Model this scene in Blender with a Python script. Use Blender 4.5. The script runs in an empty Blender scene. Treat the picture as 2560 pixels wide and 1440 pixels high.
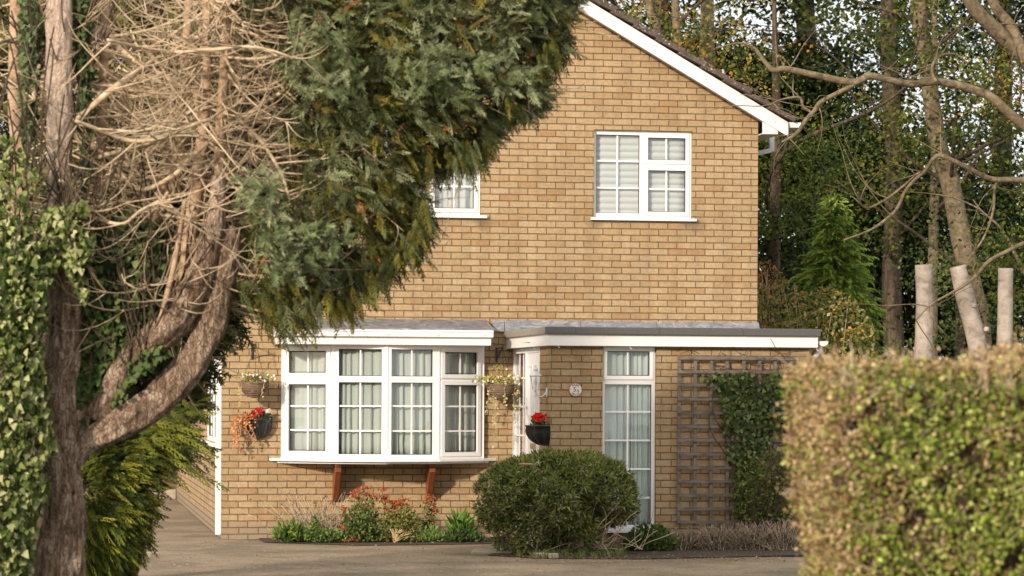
import bpy, math, random
import numpy as np
from mathutils import Vector, Matrix
R = math.radians
random.seed(4); RNG = np.random.default_rng(7)

# ---------------------------------------------------------------- camera
FPX = 6800.0; HZ = 983.0; CX = 1280.0; ROLL = 0.0047; ZC = 1.69
TH = math.atan(1150 / FPX)
sT, cT = math.sin(TH), math.cos(TH)
sc = bpy.context.scene
cam = bpy.data.cameras.new('camera'); camo = bpy.data.objects.new('camera', cam)
sc.collection.objects.link(camo); sc.camera = camo
cam.sensor_width = 36; cam.lens = FPX / 2560 * 36; cam.shift_y = (HZ - 720) / 2560
cam.clip_start = 0.5; cam.clip_end = 1500
cam.dof.use_dof = True; cam.dof.focus_distance = 31.0; cam.dof.aperture_fstop = 3.4
_r = Vector((cT, -sT, 0)); _u = Vector((0, 0, 1)); _f = Vector((sT, cT, 0))
_r2 = _r * math.cos(ROLL) + _u * math.sin(ROLL); _u2 = _u * math.cos(ROLL) - _r * math.sin(ROLL)
camo.matrix_world = Matrix(((_r2.x, _u2.x, -_f.x, 0), (_r2.y, _u2.y, -_f.y, 0), (_r2.z, _u2.z, -_f.z, ZC), (0, 0, 0, 1)))

# ---------------------------------------------------------------- world and sun
SUN_EL, SUN_AZ = R(19), R(40)      # azimuth measured left of the house wall's outward normal
w = bpy.data.worlds.new('World'); sc.world = w; w.use_nodes = True
nt = w.node_tree; nt.nodes.clear()
o_ = nt.nodes.new('ShaderNodeOutputWorld'); bg = nt.nodes.new('ShaderNodeBackground')
sky = nt.nodes.new('ShaderNodeTexSky'); sky.sky_type = 'NISHITA'; sky.sun_disc = False
sky.sun_elevation = SUN_EL
_sd = Vector((-math.sin(SUN_AZ) * math.cos(SUN_EL), -math.cos(SUN_AZ) * math.cos(SUN_EL), math.sin(SUN_EL)))  # to the sun
sky.sun_rotation = math.atan2(_sd.x, _sd.y)
sky.air_density = 1.0; sky.dust_density = 4.0; sky.ozone_density = 1.0
mx = nt.nodes.new('ShaderNodeMix'); mx.data_type = 'RGBA'
mx.inputs[0].default_value = 0.65; mx.inputs[7].default_value = (11.2, 11.2, 11.2, 1)   # thin bright cloud veil
nt.links.new(sky.outputs[0], mx.inputs[6]); nt.links.new(mx.outputs[2], bg.inputs[0])
bg.inputs[1].default_value = 0.12
nt.links.new(bg.outputs[0], o_.inputs[0])
sl = bpy.data.lights.new('sun', 'SUN'); so = bpy.data.objects.new('sun', sl); sc.collection.objects.link(so)
sl.energy = 3.75; sl.angle = R(3.0); sl.color = (1.0, 0.88, 0.75)
so.rotation_euler = (-_sd).to_track_quat('-Z', 'Y').to_euler(); so.location = (-20, -10, 30)
sc.view_settings.view_transform = 'Standard'; sc.view_settings.look = 'None'
sc.view_settings.exposure = 0.26; sc.view_settings.gamma = 1.0
sc.cycles.use_denoising = True
sc.cycles.max_bounces = 8; sc.cycles.transparent_max_bounces = 12; sc.cycles.diffuse_bounces = 4

# ---------------------------------------------------------------- from the photograph's 2560 x 1440 frame to metres
def ray(u, v):
    a = (u - CX) / FPX; b = (HZ - v) / FPX
    a, b = a - b * ROLL, b + a * ROLL
    return Vector((sT + a * cT, cT - a * sT, b))
def PY(u, v, Y):
    d = ray(u, v); t = Y / d.y; return Vector((d.x * t, Y, ZC + d.z * t))
def PX(u, v, X):
    d = ray(u, v); t = X / d.x; return Vector((X, d.y * t, ZC + d.z * t))
def PZ(u, v, Z):
    d = ray(u, v); t = (Z - ZC) / d.z; return Vector((d.x * t, d.y * t, Z))
def px_at(Y): return Y / FPX          # metres per photo pixel at that distance

# ---------------------------------------------------------------- object helpers
C = sc.collection
def tag(o, label=None, cat=None, group=None, kind=None):
    if label: o['label'] = label
    if cat: o['category'] = cat
    if group: o['group'] = group
    if kind: o['kind'] = kind
    return o
def empty(name, loc=(0, 0, 0), label=None, cat=None, group=None):
    o = bpy.data.objects.new(name, None); C.objects.link(o); o.location = loc; o.empty_display_size = 0.2
    return tag(o, label, cat, group)
def link(name, me, mat, parent=None, smooth=False, bevel=0):
    if mat: me.materials.append(mat)
    if smooth: me.polygons.foreach_set('use_smooth', [True] * len(me.polygons))
    o = bpy.data.objects.new(name, me); C.objects.link(o)
    if parent:
        o.parent = parent
        root = parent
        t = Vector(parent.location)
        while root.parent: root = root.parent; t += Vector(root.location)
        o.location = -t
    if bevel:
        b = o.modifiers.new('bevel', 'BEVEL'); b.width = bevel; b.segments = 2; b.limit_method = 'ANGLE'; b.harden_normals = False
    return o
class MB:
    def __init__(s): s.v = []; s.f = []
    def add(s, vs, fs):
        n = len(s.v); s.v += [tuple(p) for p in vs]; s.f += [tuple(i + n for i in f) for f in fs]; return s
    def box(s, x0, x1, y0, y1, z0, z1, M=None):
        x0, x1 = min(x0, x1), max(x0, x1); y0, y1 = min(y0, y1), max(y0, y1); z0, z1 = min(z0, z1), max(z0, z1)
        vs = [Vector(p) for p in ((x0, y0, z0), (x1, y0, z0), (x1, y1, z0), (x0, y1, z0), (x0, y0, z1), (x1, y0, z1), (x1, y1, z1), (x0, y1, z1))]
        if M: vs = [M @ p for p in vs]
        return s.add(vs, [(0, 3, 2, 1), (4, 5, 6, 7), (0, 1, 5, 4), (1, 2, 6, 5), (2, 3, 7, 6), (3, 0, 4, 7)])
    def prism(s, poly, a, b, f):
        """poly: 2d ring; f(p,q,t)->3d; extruded from t=a to t=b"""
        n = len(poly); vs = [f(p[0], p[1], a) for p in poly] + [f(p[0], p[1], b) for p in poly]
        return s.add(vs, [tuple(range(n)), tuple(range(2 * n - 1, n - 1, -1))] + [(i, i + n, (i + 1) % n + n, (i + 1) % n) for i in range(n)])
    def bar(s, p, q, w, h=None, up=(0, 0, 1)):
        p = Vector(p); q = Vector(q); h = h or w; d = (q - p).normalized(); up = Vector(up)
        x = d.cross(up)
        if x.length < 1e-4: x = d.cross(Vector((0, 1, 0)))
        x.normalize(); y = x.cross(d).normalized()
        ring = [x * a * w / 2 + y * b * h / 2 for a, b in ((-1, -1), (1, -1), (1, 1), (-1, 1))]
        return s.add([p + r for r in ring] + [q + r for r in ring], [(0, 1, 2, 3), (7, 6, 5, 4)] + [(i, i + 4, (i + 1) % 4 + 4, (i + 1) % 4) for i in range(4)])
    def tube(s, pts, rad, n=8, cap=True):
        pts = [Vector(p) for p in pts]; m = len(pts)
        if not hasattr(rad, '__len__'): rad = [rad] * m
        T = [(pts[min(i + 1, m - 1)] - pts[max(i - 1, 0)]).normalized() for i in range(m)]
        ref = Vector((0.31, 0.9, 0.13)) if abs(T[0].y) < 0.8 else Vector((1, 0, 0.1))
        x = T[0].cross(ref).normalized(); vs = []
        for i in range(m):
            x = (x - T[i] * x.dot(T[i])).normalized(); y = T[i].cross(x)
            vs += [pts[i] + (x * math.cos(2 * math.pi * k / n) + y * math.sin(2 * math.pi * k / n)) * rad[i] for k in range(n)]
        fs = [(i * n + k, i * n + (k + 1) % n, (i + 1) * n + (k + 1) % n, (i + 1) * n + k) for i in range(m - 1) for k in range(n)]
        if cap: fs += [tuple(range(n - 1, -1, -1)), tuple((m - 1) * n + k for k in range(n))]
        return s.add(vs, fs)
    def lathe(s, prof, c, n=24, a0=0, a1=2 * math.pi, axis=None):
        """prof: (r,z) list about the vertical axis through c"""
        full = abs(a1 - a0 - 2 * math.pi) < 1e-6; k = n if full else n + 1; vs = []
        for r, z in prof:
            for i in range(k):
                a = a0 + (a1 - a0) * i / n; vs.append((c[0] + r * math.cos(a), c[1] + r * math.sin(a), c[2] + z))
        fs = []
        for j in range(len(prof) - 1):
            for i in range(n):
                fs.append((j * k + i, j * k + (i + 1) % k, (j + 1) * k + (i + 1) % k, (j + 1) * k + i))
        return s.add(vs, fs)
    def build(s, name, mat, parent=None, smooth=False, bevel=0, uv=False):
        me = bpy.data.meshes.new(name); me.from_pydata(s.v, [], s.f); me.update()
        if uv: box_uv(me)
        return link(name, me, mat, parent, smooth, bevel)
def box_uv(me):
    l = me.uv_layers.new(name='UVMap')
    for p in me.polygons:
        n = p.normal
        for li in p.loop_indices:
            c = me.vertices[me.loops[li].vertex_index].co
            if abs(n.z) > 0.8: uv = (c.x, c.y)
            elif abs(n.x) > abs(n.y): uv = (c.y, c.z)
            else: uv = (c.x, c.z)
            l.data[li].uv = uv
def spline(pts, k=6):
    P = [np.array(p, float) for p in pts]; P = [2 * P[0] - P[1]] + P + [2 * P[-1] - P[-2]]; out = []
    for i in range(1, len(P) - 2):
        for j in range(k):
            t = j / k
            out.append(0.5 * (2 * P[i] + (P[i + 1] - P[i - 1]) * t + (2 * P[i - 1] - 5 * P[i] + 4 * P[i + 1] - P[i + 2]) * t * t + (3 * P[i] - P[i - 1] - 3 * P[i + 1] + P[i + 2]) * t ** 3))
    out.append(P[-2]); return out

# ---------------------------------------------------------------- materials
def mat(name):
    m = bpy.data.materials.new(name); m.use_nodes = True
    return m, m.node_tree, m.node_tree.nodes['Principled BSDF']
def N(nt, t, **kw):
    n = nt.nodes.new(t)
    for k, v in kw.items():
        if isinstance(k, str) and k.startswith('i_'): n.inputs[int(k[2:])].default_value = v
        else: setattr(n, k, v)
    return n
def math_(nt, op, a, b=None, c=None):
    n = nt.nodes.new('ShaderNodeMath'); n.operation = op
    for i, x in enumerate((a, b, c)):
        if x is None: continue
        if isinstance(x, (int, float)): n.inputs[i].default_value = x
        else: nt.links.new(x, n.inputs[i])
    return n.outputs[0]
def ramp(nt, fac, stops, interp='LINEAR'):
    n = nt.nodes.new('ShaderNodeValToRGB'); n.color_ramp.interpolation = interp
    e = n.color_ramp.elements
    while len(e) < len(stops): e.new(0.5)
    for i, (p, c) in enumerate(stops): e[i].position = p; e[i].color = (*c, 1) if len(c) == 3 else c
    nt.links.new(fac, n.inputs[0]); return n.outputs[0]
def noise(nt, vec, scale, detail=4, rough=0.55, dist=0.0):
    n = nt.nodes.new('ShaderNodeTexNoise'); n.inputs['Scale'].default_value = scale; n.inputs['Detail'].default_value = detail
    n.inputs['Roughness'].default_value = rough; n.inputs['Distortion'].default_value = dist
    if vec is not None: nt.links.new(vec, n.inputs['Vector'])
    return n.outputs[0]
def mixc(nt, fac, a, b, mode='MIX'):
    n = nt.nodes.new('ShaderNodeMix'); n.data_type = 'RGBA'; n.blend_type = mode
    for i, x in ((0, fac), (6, a), (7, b)):
        if isinstance(x, (int, float)): n.inputs[i].default_value = x
        elif isinstance(x, tuple): n.inputs[i].default_value = (*x, 1)
        else: nt.links.new(x, n.inputs[i])
    return n.outputs[2]
def bump(nt, bs, h, strength=0.5, dist=0.01, nrm=None):
    n = nt.nodes.new('ShaderNodeBump'); n.inputs['Strength'].default_value = strength; n.inputs['Distance'].default_value = dist
    nt.links.new(h, n.inputs['Height'])
    nt.links.new(n.outputs[0], bs.inputs['Normal']); return n
def objco(nt): return nt.nodes.new('ShaderNodeTexCoord').outputs['Object']
def plain(name, col, rough=0.5, var=0.12, scale=6, bmp=0.0, bscale=60, spec=0.5, metal=0.0, stretch=None):
    m, nt, b = mat(name); co = objco(nt)
    if stretch:
        mp = nt.nodes.new('ShaderNodeMapping'); mp.inputs['Scale'].default_value = stretch; nt.links.new(co, mp.inputs[0]); co = mp.outputs[0]
    n = noise(nt, co, scale, 5)
    c0 = tuple(x * (1 - var) for x in col); c1 = tuple(min(1, x * (1 + var)) for x in col)
    nt.links.new(ramp(nt, n, [(0.3, c0), (0.7, c1)]), b.inputs['Base Color'])
    b.inputs['Roughness'].default_value = rough; b.inputs['Specular IOR Level'].default_value = spec; b.inputs['Metallic'].default_value = metal
    if bmp: bump(nt, b, noise(nt, co, bscale, 4), bmp, 0.01)
    return m

def brick_material():
    m, nt, b = mat('buff_brick'); L = nt.links
    uv = nt.nodes.new('ShaderNodeUVMap').outputs[0]
    wob = noise(nt, uv, 9.0, 3)
    sep = nt.nodes.new('ShaderNodeSeparateXYZ'); L.new(uv, sep.inputs[0])
    BW, BH = 0.225, 0.0765
    wv = math_(nt, 'MULTIPLY', math_(nt, 'SUBTRACT', wob, 0.5), 0.012)
    v = math_(nt, 'ADD', sep.outputs[1], wv); v = math_(nt, 'ADD', v, 0.031)
    u = math_(nt, 'ADD', sep.outputs[0], wv)
    row = math_(nt, 'FLOOR', math_(nt, 'DIVIDE', v, BH))
    rown = nt.nodes.new('ShaderNodeTexWhiteNoise'); rown.noise_dimensions = '1D'; L.new(row, rown.inputs['W'])
    off = math_(nt, 'ADD', math_(nt, 'MULTIPLY', math_(nt, 'FLOORED_MODULO', row, 2.0), 0.5), math_(nt, 'MULTIPLY', rown.outputs[0], 0.07))
    us = math_(nt, 'ADD', math_(nt, 'DIVIDE', u, BW), off)
    col = math_(nt, 'FLOOR', us)
    fx = math_(nt, 'SUBTRACT', us, col); fy = math_(nt, 'SUBTRACT', math_(nt, 'DIVIDE', v, BH), row)
    ex = math_(nt, 'MULTIPLY', math_(nt, 'MINIMUM', fx, math_(nt, 'SUBTRACT', 1.0, fx)), BW)
    ey = math_(nt, 'MULTIPLY', math_(nt, 'MINIMUM', fy, math_(nt, 'SUBTRACT', 1.0, fy)), BH)
    e = math_(nt, 'MINIMUM', ex, ey)
    fine = noise(nt, uv, 130, 4, 0.7)
    e = math_(nt, 'ADD', e, math_(nt, 'MULTIPLY', math_(nt, 'SUBTRACT', fine, 0.5), 0.005))
    mask = nt.nodes.new('ShaderNodeMapRange'); mask.interpolation_type = 'SMOOTHSTEP'; L.new(e, mask.inputs[0])
    mask.inputs[1].default_value = 0.0035; mask.inputs[2].default_value = 0.0070
    cmb = nt.nodes.new('ShaderNodeCombineXYZ'); L.new(col, cmb.inputs[0]); L.new(row, cmb.inputs[1])
    wn = nt.nodes.new('ShaderNodeTexWhiteNoise'); wn.noise_dimensions = '2D'; L.new(cmb.outputs[0], wn.inputs[0])
    bc = ramp(nt, wn.outputs[0], [(0.0, (0.360, 0.256, 0.145)), (0.2, (0.398, 0.290, 0.170)), (0.5, (0.422, 0.311, 0.187)), (0.70, (0.388, 0.275, 0.156)), (0.84, (0.372, 0.255, 0.138)), (0.93, (0.348, 0.222, 0.114)), (0.96, (0.440, 0.335, 0.210)), (1.0, (0.39, 0.288, 0.175))])
    mott = noise(nt, uv, 26, 5, 0.65)
    bc = mixc(nt, 1.0, bc, ramp(nt, mott, [(0.3, (0.84, 0.80, 0.76)), (0.62, (1.06, 1.06, 1.05))]), 'MULTIPLY')
    pit = noise(nt, uv, 75, 2, 0.5)
    bc = mixc(nt, ramp(nt, pit, [(0.30, (1, 1, 1)), (0.38, (0, 0, 0))]), bc, (0.20, 0.115, 0.05))
    big = noise(nt, uv, 0.9, 3)
    bc = mixc(nt, 1.0, bc, ramp(nt, big, [(0.3, (0.92, 0.90, 0.88)), (0.7, (1.05, 1.04, 1.02))]), 'MULTIPLY')
    mps = nt.nodes.new('ShaderNodeMapping'); mps.inputs['Scale'].default_value = (2.2, 0.35, 1); L.new(uv, mps.inputs[0])
    bc = mixc(nt, 1.0, bc, ramp(nt, noise(nt, mps.outputs[0], 2.5, 5, 0.6), [(0.35, (0.86, 0.84, 0.82)), (0.6, (1.03, 1.03, 1.02))]), 'MULTIPLY')
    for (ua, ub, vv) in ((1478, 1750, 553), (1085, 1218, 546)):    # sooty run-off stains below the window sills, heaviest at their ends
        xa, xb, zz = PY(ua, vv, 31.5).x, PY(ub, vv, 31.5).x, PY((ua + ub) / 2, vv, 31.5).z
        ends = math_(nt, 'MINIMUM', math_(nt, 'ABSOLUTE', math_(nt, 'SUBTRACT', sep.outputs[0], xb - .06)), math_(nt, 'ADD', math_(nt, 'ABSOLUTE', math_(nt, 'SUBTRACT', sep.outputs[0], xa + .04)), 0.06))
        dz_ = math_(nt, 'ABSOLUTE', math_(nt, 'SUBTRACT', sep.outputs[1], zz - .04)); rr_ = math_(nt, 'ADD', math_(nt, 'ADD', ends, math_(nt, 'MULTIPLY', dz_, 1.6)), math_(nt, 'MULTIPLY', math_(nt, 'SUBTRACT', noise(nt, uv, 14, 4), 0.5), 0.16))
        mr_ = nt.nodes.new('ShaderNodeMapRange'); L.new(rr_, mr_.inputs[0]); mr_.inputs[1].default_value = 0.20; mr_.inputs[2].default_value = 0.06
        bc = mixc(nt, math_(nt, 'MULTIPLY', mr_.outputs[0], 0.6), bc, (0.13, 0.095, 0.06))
    # grey weathered courses near the ground
    gz = nt.nodes.new('ShaderNodeMapRange'); L.new(math_(nt, 'ADD', sep.outputs[1], math_(nt, 'MULTIPLY', math_(nt, 'SUBTRACT', noise(nt, uv, 3.0, 3), 0.5), 0.10)), gz.inputs[0])
    gz.inputs[1].default_value = 0.20; gz.inputs[2].default_value = 0.12
    bc = mixc(nt, math_(nt, 'MULTIPLY', gz.outputs[0], 0.75), bc, (0.26, 0.20, 0.14))
    mc = mixc(nt, noise(nt, uv, 4, 3), (0.105, 0.070, 0.040), (0.20, 0.140, 0.085))
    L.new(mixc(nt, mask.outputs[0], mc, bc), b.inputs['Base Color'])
    b.inputs['Roughness'].default_value = 0.9; b.inputs['Specular IOR Level'].default_value = 0.2
    h = math_(nt, 'ADD', mask.outputs[0], math_(nt, 'MULTIPLY', noise(nt, uv, 60, 5, 0.7), 0.55))
    bump(nt, b, h, 0.9, 0.010)
    return m
BRICK = brick_material()
UPVC = plain('white_upvc', (0.78, 0.76, 0.74), 0.32, 0.02, 3)
UPVC2 = plain('white_upvc_board', (0.76, 0.73, 0.70), 0.38, 0.03, 2, 0.03, 20)
PIPE = plain('white_pipe', (0.66, 0.65, 0.65), 0.35, 0.04, 3)
GASKET = plain('black_gasket', (0.02, 0.02, 0.02), 0.6, 0.1)
FELT = plain('roof_felt', (0.095, 0.09, 0.085), 0.95, 0.35, 90, 0.6, 140)
FELTL = plain('roof_felt_light', (0.25, 0.225, 0.18), 0.95, 0.3, 90, 0.6, 140)
DARKBOX = plain('room_dark', (0.05, 0.047, 0.043), 0.9)
BRWOOD = plain('brown_timber', (0.20, 0.060, 0.022), 0.38, 0.25, 14, 0.1, 40, stretch=(1, 1, 0.1))
GREYWOOD = plain('weathered_timber', (0.155, 0.125, 0.10), 0.85, 0.45, 25, 0.4, 60, stretch=(0.3, 1, 1))
IRON = plain('black_iron', (0.025, 0.018, 0.015), 0.5, 0.3)
def lead_material():
    m, nt, b = mat('lead_flashing'); co = objco(nt)
    mp = nt.nodes.new('ShaderNodeMapping'); mp.inputs['Scale'].default_value = (1, 1, 2.5); nt.links.new(co, mp.inputs[0])
    n = noise(nt, mp.outputs[0], 7, 6, 0.65, 1.2)
    nt.links.new(ramp(nt, n, [(0.28, (0.10, 0.11, 0.125)), (0.5, (0.20, 0.205, 0.22)), (0.72, (0.40, 0.38, 0.36))]), b.inputs['Base Color'])
    b.inputs['Roughness'].default_value = 0.55; b.inputs['Metallic'].default_value = 0.25
    bump(nt, b, noise(nt, co, 9, 3), 0.6, 0.03); return m
LEAD = lead_material()
def tile_material():
    m, nt, b = mat('roof_tile'); co = objco(nt)
    n = noise(nt, co, 14, 6, 0.7)
    base = ramp(nt, n, [(0.25, (0.035, 0.026, 0.022)), (0.6, (0.12, 0.085, 0.07))])
    lich = ramp(nt, noise(nt, co, 38, 3, 0.6), [(0.60, (0, 0, 0)), (0.66, (1, 1, 1))])
    c = mixc(nt, lich, base, (0.42, 0.36, 0.32))
    moss = ramp(nt, noise(nt, co, 6, 4, 0.6), [(0.58, (0, 0, 0)), (0.66, (1, 1, 1))])
    c = mixc(nt, moss, c, (0.075, 0.075, 0.02))
    nt.links.new(c, b.inputs['Base Color']); b.inputs['Roughness'].default_value = 0.95
    bump(nt, b, n, 0.8, 0.03); return m
TILE = tile_material()
def glass_material():
    m = bpy.data.materials.new('window_glass'); m.use_nodes = True; nt = m.node_tree; nt.nodes.clear()
    out = nt.nodes.new('ShaderNodeOutputMaterial'); tr = nt.nodes.new('ShaderNodeBsdfTransparent'); gl = nt.nodes.new('ShaderNodeBsdfGlossy')
    tr.inputs[0].default_value = (0.96, 0.97, 0.965, 1); gl.inputs['Roughness'].default_value = 0.02
    lw = nt.nodes.new('ShaderNodeLayerWeight'); lw.inputs[0].default_value = 0.5
    fr = math_(nt, 'ADD', math_(nt, 'MULTIPLY', math_(nt, 'POWER', lw.outputs[1], 5.0), 0.9), 0.06)
    mx = nt.nodes.new('ShaderNodeMixShader'); nt.links.new(fr, mx.inputs[0])
    nt.links.new(tr.outputs[0], mx.inputs[1]); nt.links.new(gl.outputs[0], mx.inputs[2]); nt.links.new(mx.outputs[0], out.inputs[0])
    bmpn = nt.nodes.new('ShaderNodeBump'); bmpn.inputs['Strength'].default_value = 0.1; bmpn.inputs['Distance'].default_value = 0.02
    nt.links.new(noise(nt, objco(nt), 2.5, 1), bmpn.inputs['Height']); nt.links.new(bmpn.outputs[0], gl.inputs['Normal'])
    return m
GLASS = glass_material()
def cloth_material(name, col):
    m, nt, b = mat(name); co = objco(nt)
    n = noise(nt, co, 90, 3)
    nt.links.new(ramp(nt, n, [(0.3, tuple(x * 0.93 for x in col)), (0.7, col)]), b.inputs['Base Color'])
    b.inputs['Roughness'].default_value = 0.95; b.inputs['Specular IOR Level'].default_value = 0.1; return m
CURT = cloth_material('sage_curtain_cloth', (0.46, 0.49, 0.45)); CURT2 = cloth_material('duck_egg_curtain_cloth', (0.52, 0.58, 0.54))
BLIND = cloth_material('white_blind_cloth', (0.52, 0.53, 0.52))
def asphalt_material():
    m, nt, b = mat('old_asphalt'); co = objco(nt)
    g = noise(nt, co, 120, 3, 0.8)
    c = ramp(nt, g, [(0.3, (0.16, 0.115, 0.07)), (0.5, (0.29, 0.215, 0.14)), (0.72, (0.52, 0.41, 0.29))])
    c = mixc(nt, 1.0, c, ramp(nt, noise(nt, co, 6.0, 6, 0.7), [(0.3, (0.80, 0.80, 0.80)), (0.7, (1.1, 1.08, 1.04))]), 'MULTIPLY')
    c = mixc(nt, 1.0, c, ramp(nt, noise(nt, co, 28, 4, 0.75), [(0.32, (0.62, 0.60, 0.57)), (0.5, (1, 1, 1)), (0.70, (1.22, 1.2, 1.15))]), 'MULTIPLY')
    c = mixc(nt, 1.0, c, ramp(nt, noise(nt, co, 0.7, 5, 0.65), [(0.40, (0.66, 0.66, 0.64)), (0.56, (1.04, 1.03, 1.0))]), 'MULTIPLY')
    moss = ramp(nt, noise(nt, co, 1.1, 8, 0.75), [(0.50, (0, 0, 0)), (0.66, (1, 1, 1))])
    c = mixc(nt, math_(nt, 'MULTIPLY', moss, 0.7), c, (0.13, 0.11, 0.03))
    nt.links.new(c, b.inputs['Base Color']); b.inputs['Roughness'].default_value = 0.95
    bump(nt, b, g, 0.7, 0.01); return m
ASPH = asphalt_material()
SOIL = plain('dark_soil', (0.055, 0.038, 0.022), 0.95, 0.5, 20, 0.9, 60)
GRASS = plain('rough_grass_ground', (0.06, 0.07, 0.025), 0.95, 0.4, 3, 0.5, 30)
def bark_material(name, c0, c1, c2, scale=10, stretch=(1, 1, 0.25), strength=0.9, high=None):
    m, nt, b = mat(name); co = objco(nt)
    mp = nt.nodes.new('ShaderNodeMapping'); mp.inputs['Scale'].default_value = stretch; nt.links.new(co, mp.inputs[0])
    n = noise(nt, mp.outputs[0], scale, 6, 0.65, 0.6)
    n2 = noise(nt, co, 2.2, 3)
    vo = nt.nodes.new('ShaderNodeTexVoronoi'); vo.feature = 'DISTANCE_TO_EDGE'; vo.inputs['Scale'].default_value = scale * 1.7; vw = nt.nodes.new('ShaderNodeVectorMath'); vw.operation = 'ADD'; nt.links.new(mp.outputs[0], vw.inputs[0])
    cn = nt.nodes.new('ShaderNodeTexNoise'); cn.inputs['Scale'].default_value = 8; nt.links.new(co, cn.inputs['Vector']); vs_ = nt.nodes.new('ShaderNodeVectorMath'); vs_.operation = 'SCALE'; vs_.inputs['Scale'].default_value = 0.12; nt.links.new(cn.outputs[1], vs_.inputs[0]); nt.links.new(vs_.outputs[0], vw.inputs[1]); nt.links.new(vw.outputs[0], vo.inputs['Vector'])
    if strength > 0.8: n = math_(nt, 'MULTIPLY', math_(nt, 'ADD', n, 0.06), math_(nt, 'MINIMUM', math_(nt, 'ADD', math_(nt, 'MULTIPLY', vo.outputs['Distance'], 2.5), 0.74), 1.0))
    c = ramp(nt, n, [(0.30, c0), (0.50, c1), (0.70, c2)])
    c = mixc(nt, 1.0, c, ramp(nt, n2, [(0.3, (0.8, 0.8, 0.78)), (0.7, (1.1, 1.1, 1.1))]), 'MULTIPLY')
    if high:    # the upper trunk has shed its stringy bark and is smooth and pale
        sp = nt.nodes.new('ShaderNodeSeparateXYZ'); nt.links.new(co, sp.inputs[0]); mr = nt.nodes.new('ShaderNodeMapRange'); nt.links.new(math_(nt, 'ADD', sp.outputs[2], math_(nt, 'MULTIPLY', n, 0.5)), mr.inputs[0])
        mr.inputs[1].default_value = 3.0; mr.inputs[2].default_value = 3.4; c = mixc(nt, math_(nt, 'MULTIPLY', mr.outputs[0], 0.8), c, high)
    nt.links.new(c, b.inputs['Base Color']); b.inputs['Roughness'].default_value = 0.92; b.inputs['Specular IOR Level'].default_value = 0.2
    bump(nt, b, n, strength, 0.04); return m
BARK_CON = bark_material('cypress_bark', (0.035, 0.017, 0.009), (0.21, 0.135, 0.088), (0.48, 0.37, 0.275), 22, (1, 1, 0.22), 1.0, (0.60, 0.46, 0.36))
BARK_STEM = bark_material('cypress_stem_bark', (0.25, 0.15, 0.085), (0.45, 0.30, 0.19), (0.60, 0.45, 0.32), 12, (1, 1, 1.4), 0.5)
BARK_PALE = bark_material('pale_beech_bark', (0.22, 0.165, 0.12), (0.34, 0.27, 0.21), (0.43, 0.36, 0.29), 4, (1, 1, 0.9), 0.25)
BARK_DEAD = bark_material('dead_branch_bark', (0.30, 0.21, 0.125), (0.54, 0.41, 0.27), (0.68, 0.55, 0.40), 9, (1, 1, 1), 0.4)
BARK_LICH = bark_material('lichened_branch_bark', (0.07, 0.050, 0.030), (0.165, 0.125, 0.078), (0.27, 0.22, 0.135), 12, (1, 1, 1), 0.4)
BARK_DARK = bark_material('dark_brown_bark', (0.03, 0.021, 0.013), (0.07, 0.05, 0.033), (0.125, 0.09, 0.06), 6)  # darkest brown bark, shared by far trunks, vines and shrub stems
STUMPB = bark_material('smooth_grey_bark', (0.20, 0.16, 0.125), (0.38, 0.32, 0.27), (0.48, 0.41, 0.35), 6, (0.8, 0.8, 1.3), 0.5)

def leaf_material(name, rough=0.5, trans=0.25, spec=0.3):
    m, nt, b = mat(name)
    a = nt.nodes.new('ShaderNodeAttribute'); a.attribute_name = 'Col'
    nt.links.new(a.outputs[0], b.inputs['Base Color']); b.inputs['Roughness'].default_value = rough; b.inputs['Specular IOR Level'].default_value = spec
    t = nt.nodes.new('ShaderNodeBsdfTranslucent')
    g = nt.nodes.new('ShaderNodeGamma'); g.inputs[1].default_value = 0.9
    nt.links.new(a.outputs[0], g.inputs[0]); nt.links.new(g.outputs[0], t.inputs[0])
    ms = nt.nodes.new('ShaderNodeMixShader'); ms.inputs[0].default_value = trans
    out = nt.nodes['Material Output']
    nt.links.new(b.outputs[0], ms.inputs[1]); nt.links.new(t.outputs[0], ms.inputs[2]); nt.links.new(ms.outputs[0], out.inputs[0]); return m
LEAF = leaf_material('leaf', 0.6, 0.25, 0.15); NEEDLE = leaf_material('cypress_foliage', 0.65, 0.12, 0.15); PETAL = leaf_material('petal', 0.5, 0.3); TWIG = leaf_material('twig', 0.9, 0.0, 0.1)

# ---------------------------------------------------------------- foliage: many small faces baked into one mesh
def bake(name, mat_, parent, tv, tf, P, M, cols, tcol=None, smooth=False):
    """tv (k,3) template, tf (q,4) faces, P (n,3), M (n,3,3) columns = side, along, normal; cols (n,3)"""
    n, k = len(P), len(tv)
    V = (np.einsum('nij,kj->nki', M, tv) + P[:, None, :]).reshape(-1, 3)
    F = (tf[None] + (np.arange(n) * k)[:, None, None]).reshape(-1, 4)
    me = bpy.data.meshes.new(name); nf = len(F)
    me.vertices.add(len(V)); me.vertices.foreach_set('co', V.astype(np.float32).ravel())
    me.loops.add(nf * 4); me.loops.foreach_set('vertex_index', F.astype(np.int32).ravel())
    me.polygons.add(nf); me.polygons.foreach_set('loop_start', np.arange(0, nf * 4, 4, dtype=np.int32))
    me.update(calc_edges=True)
    cc = np.repeat(cols[:, None, :], k, axis=1)
    if tcol is not None: cc = cc * tcol[None]
    at = me.color_attributes.new('Col', 'FLOAT_COLOR', 'POINT')
    at.data.foreach_set('color', np.concatenate([np.clip(cc, 0, 1), np.ones((n, k, 1))], 2).astype(np.float32).ravel())
    return link(name, me, mat_, parent, smooth)
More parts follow.
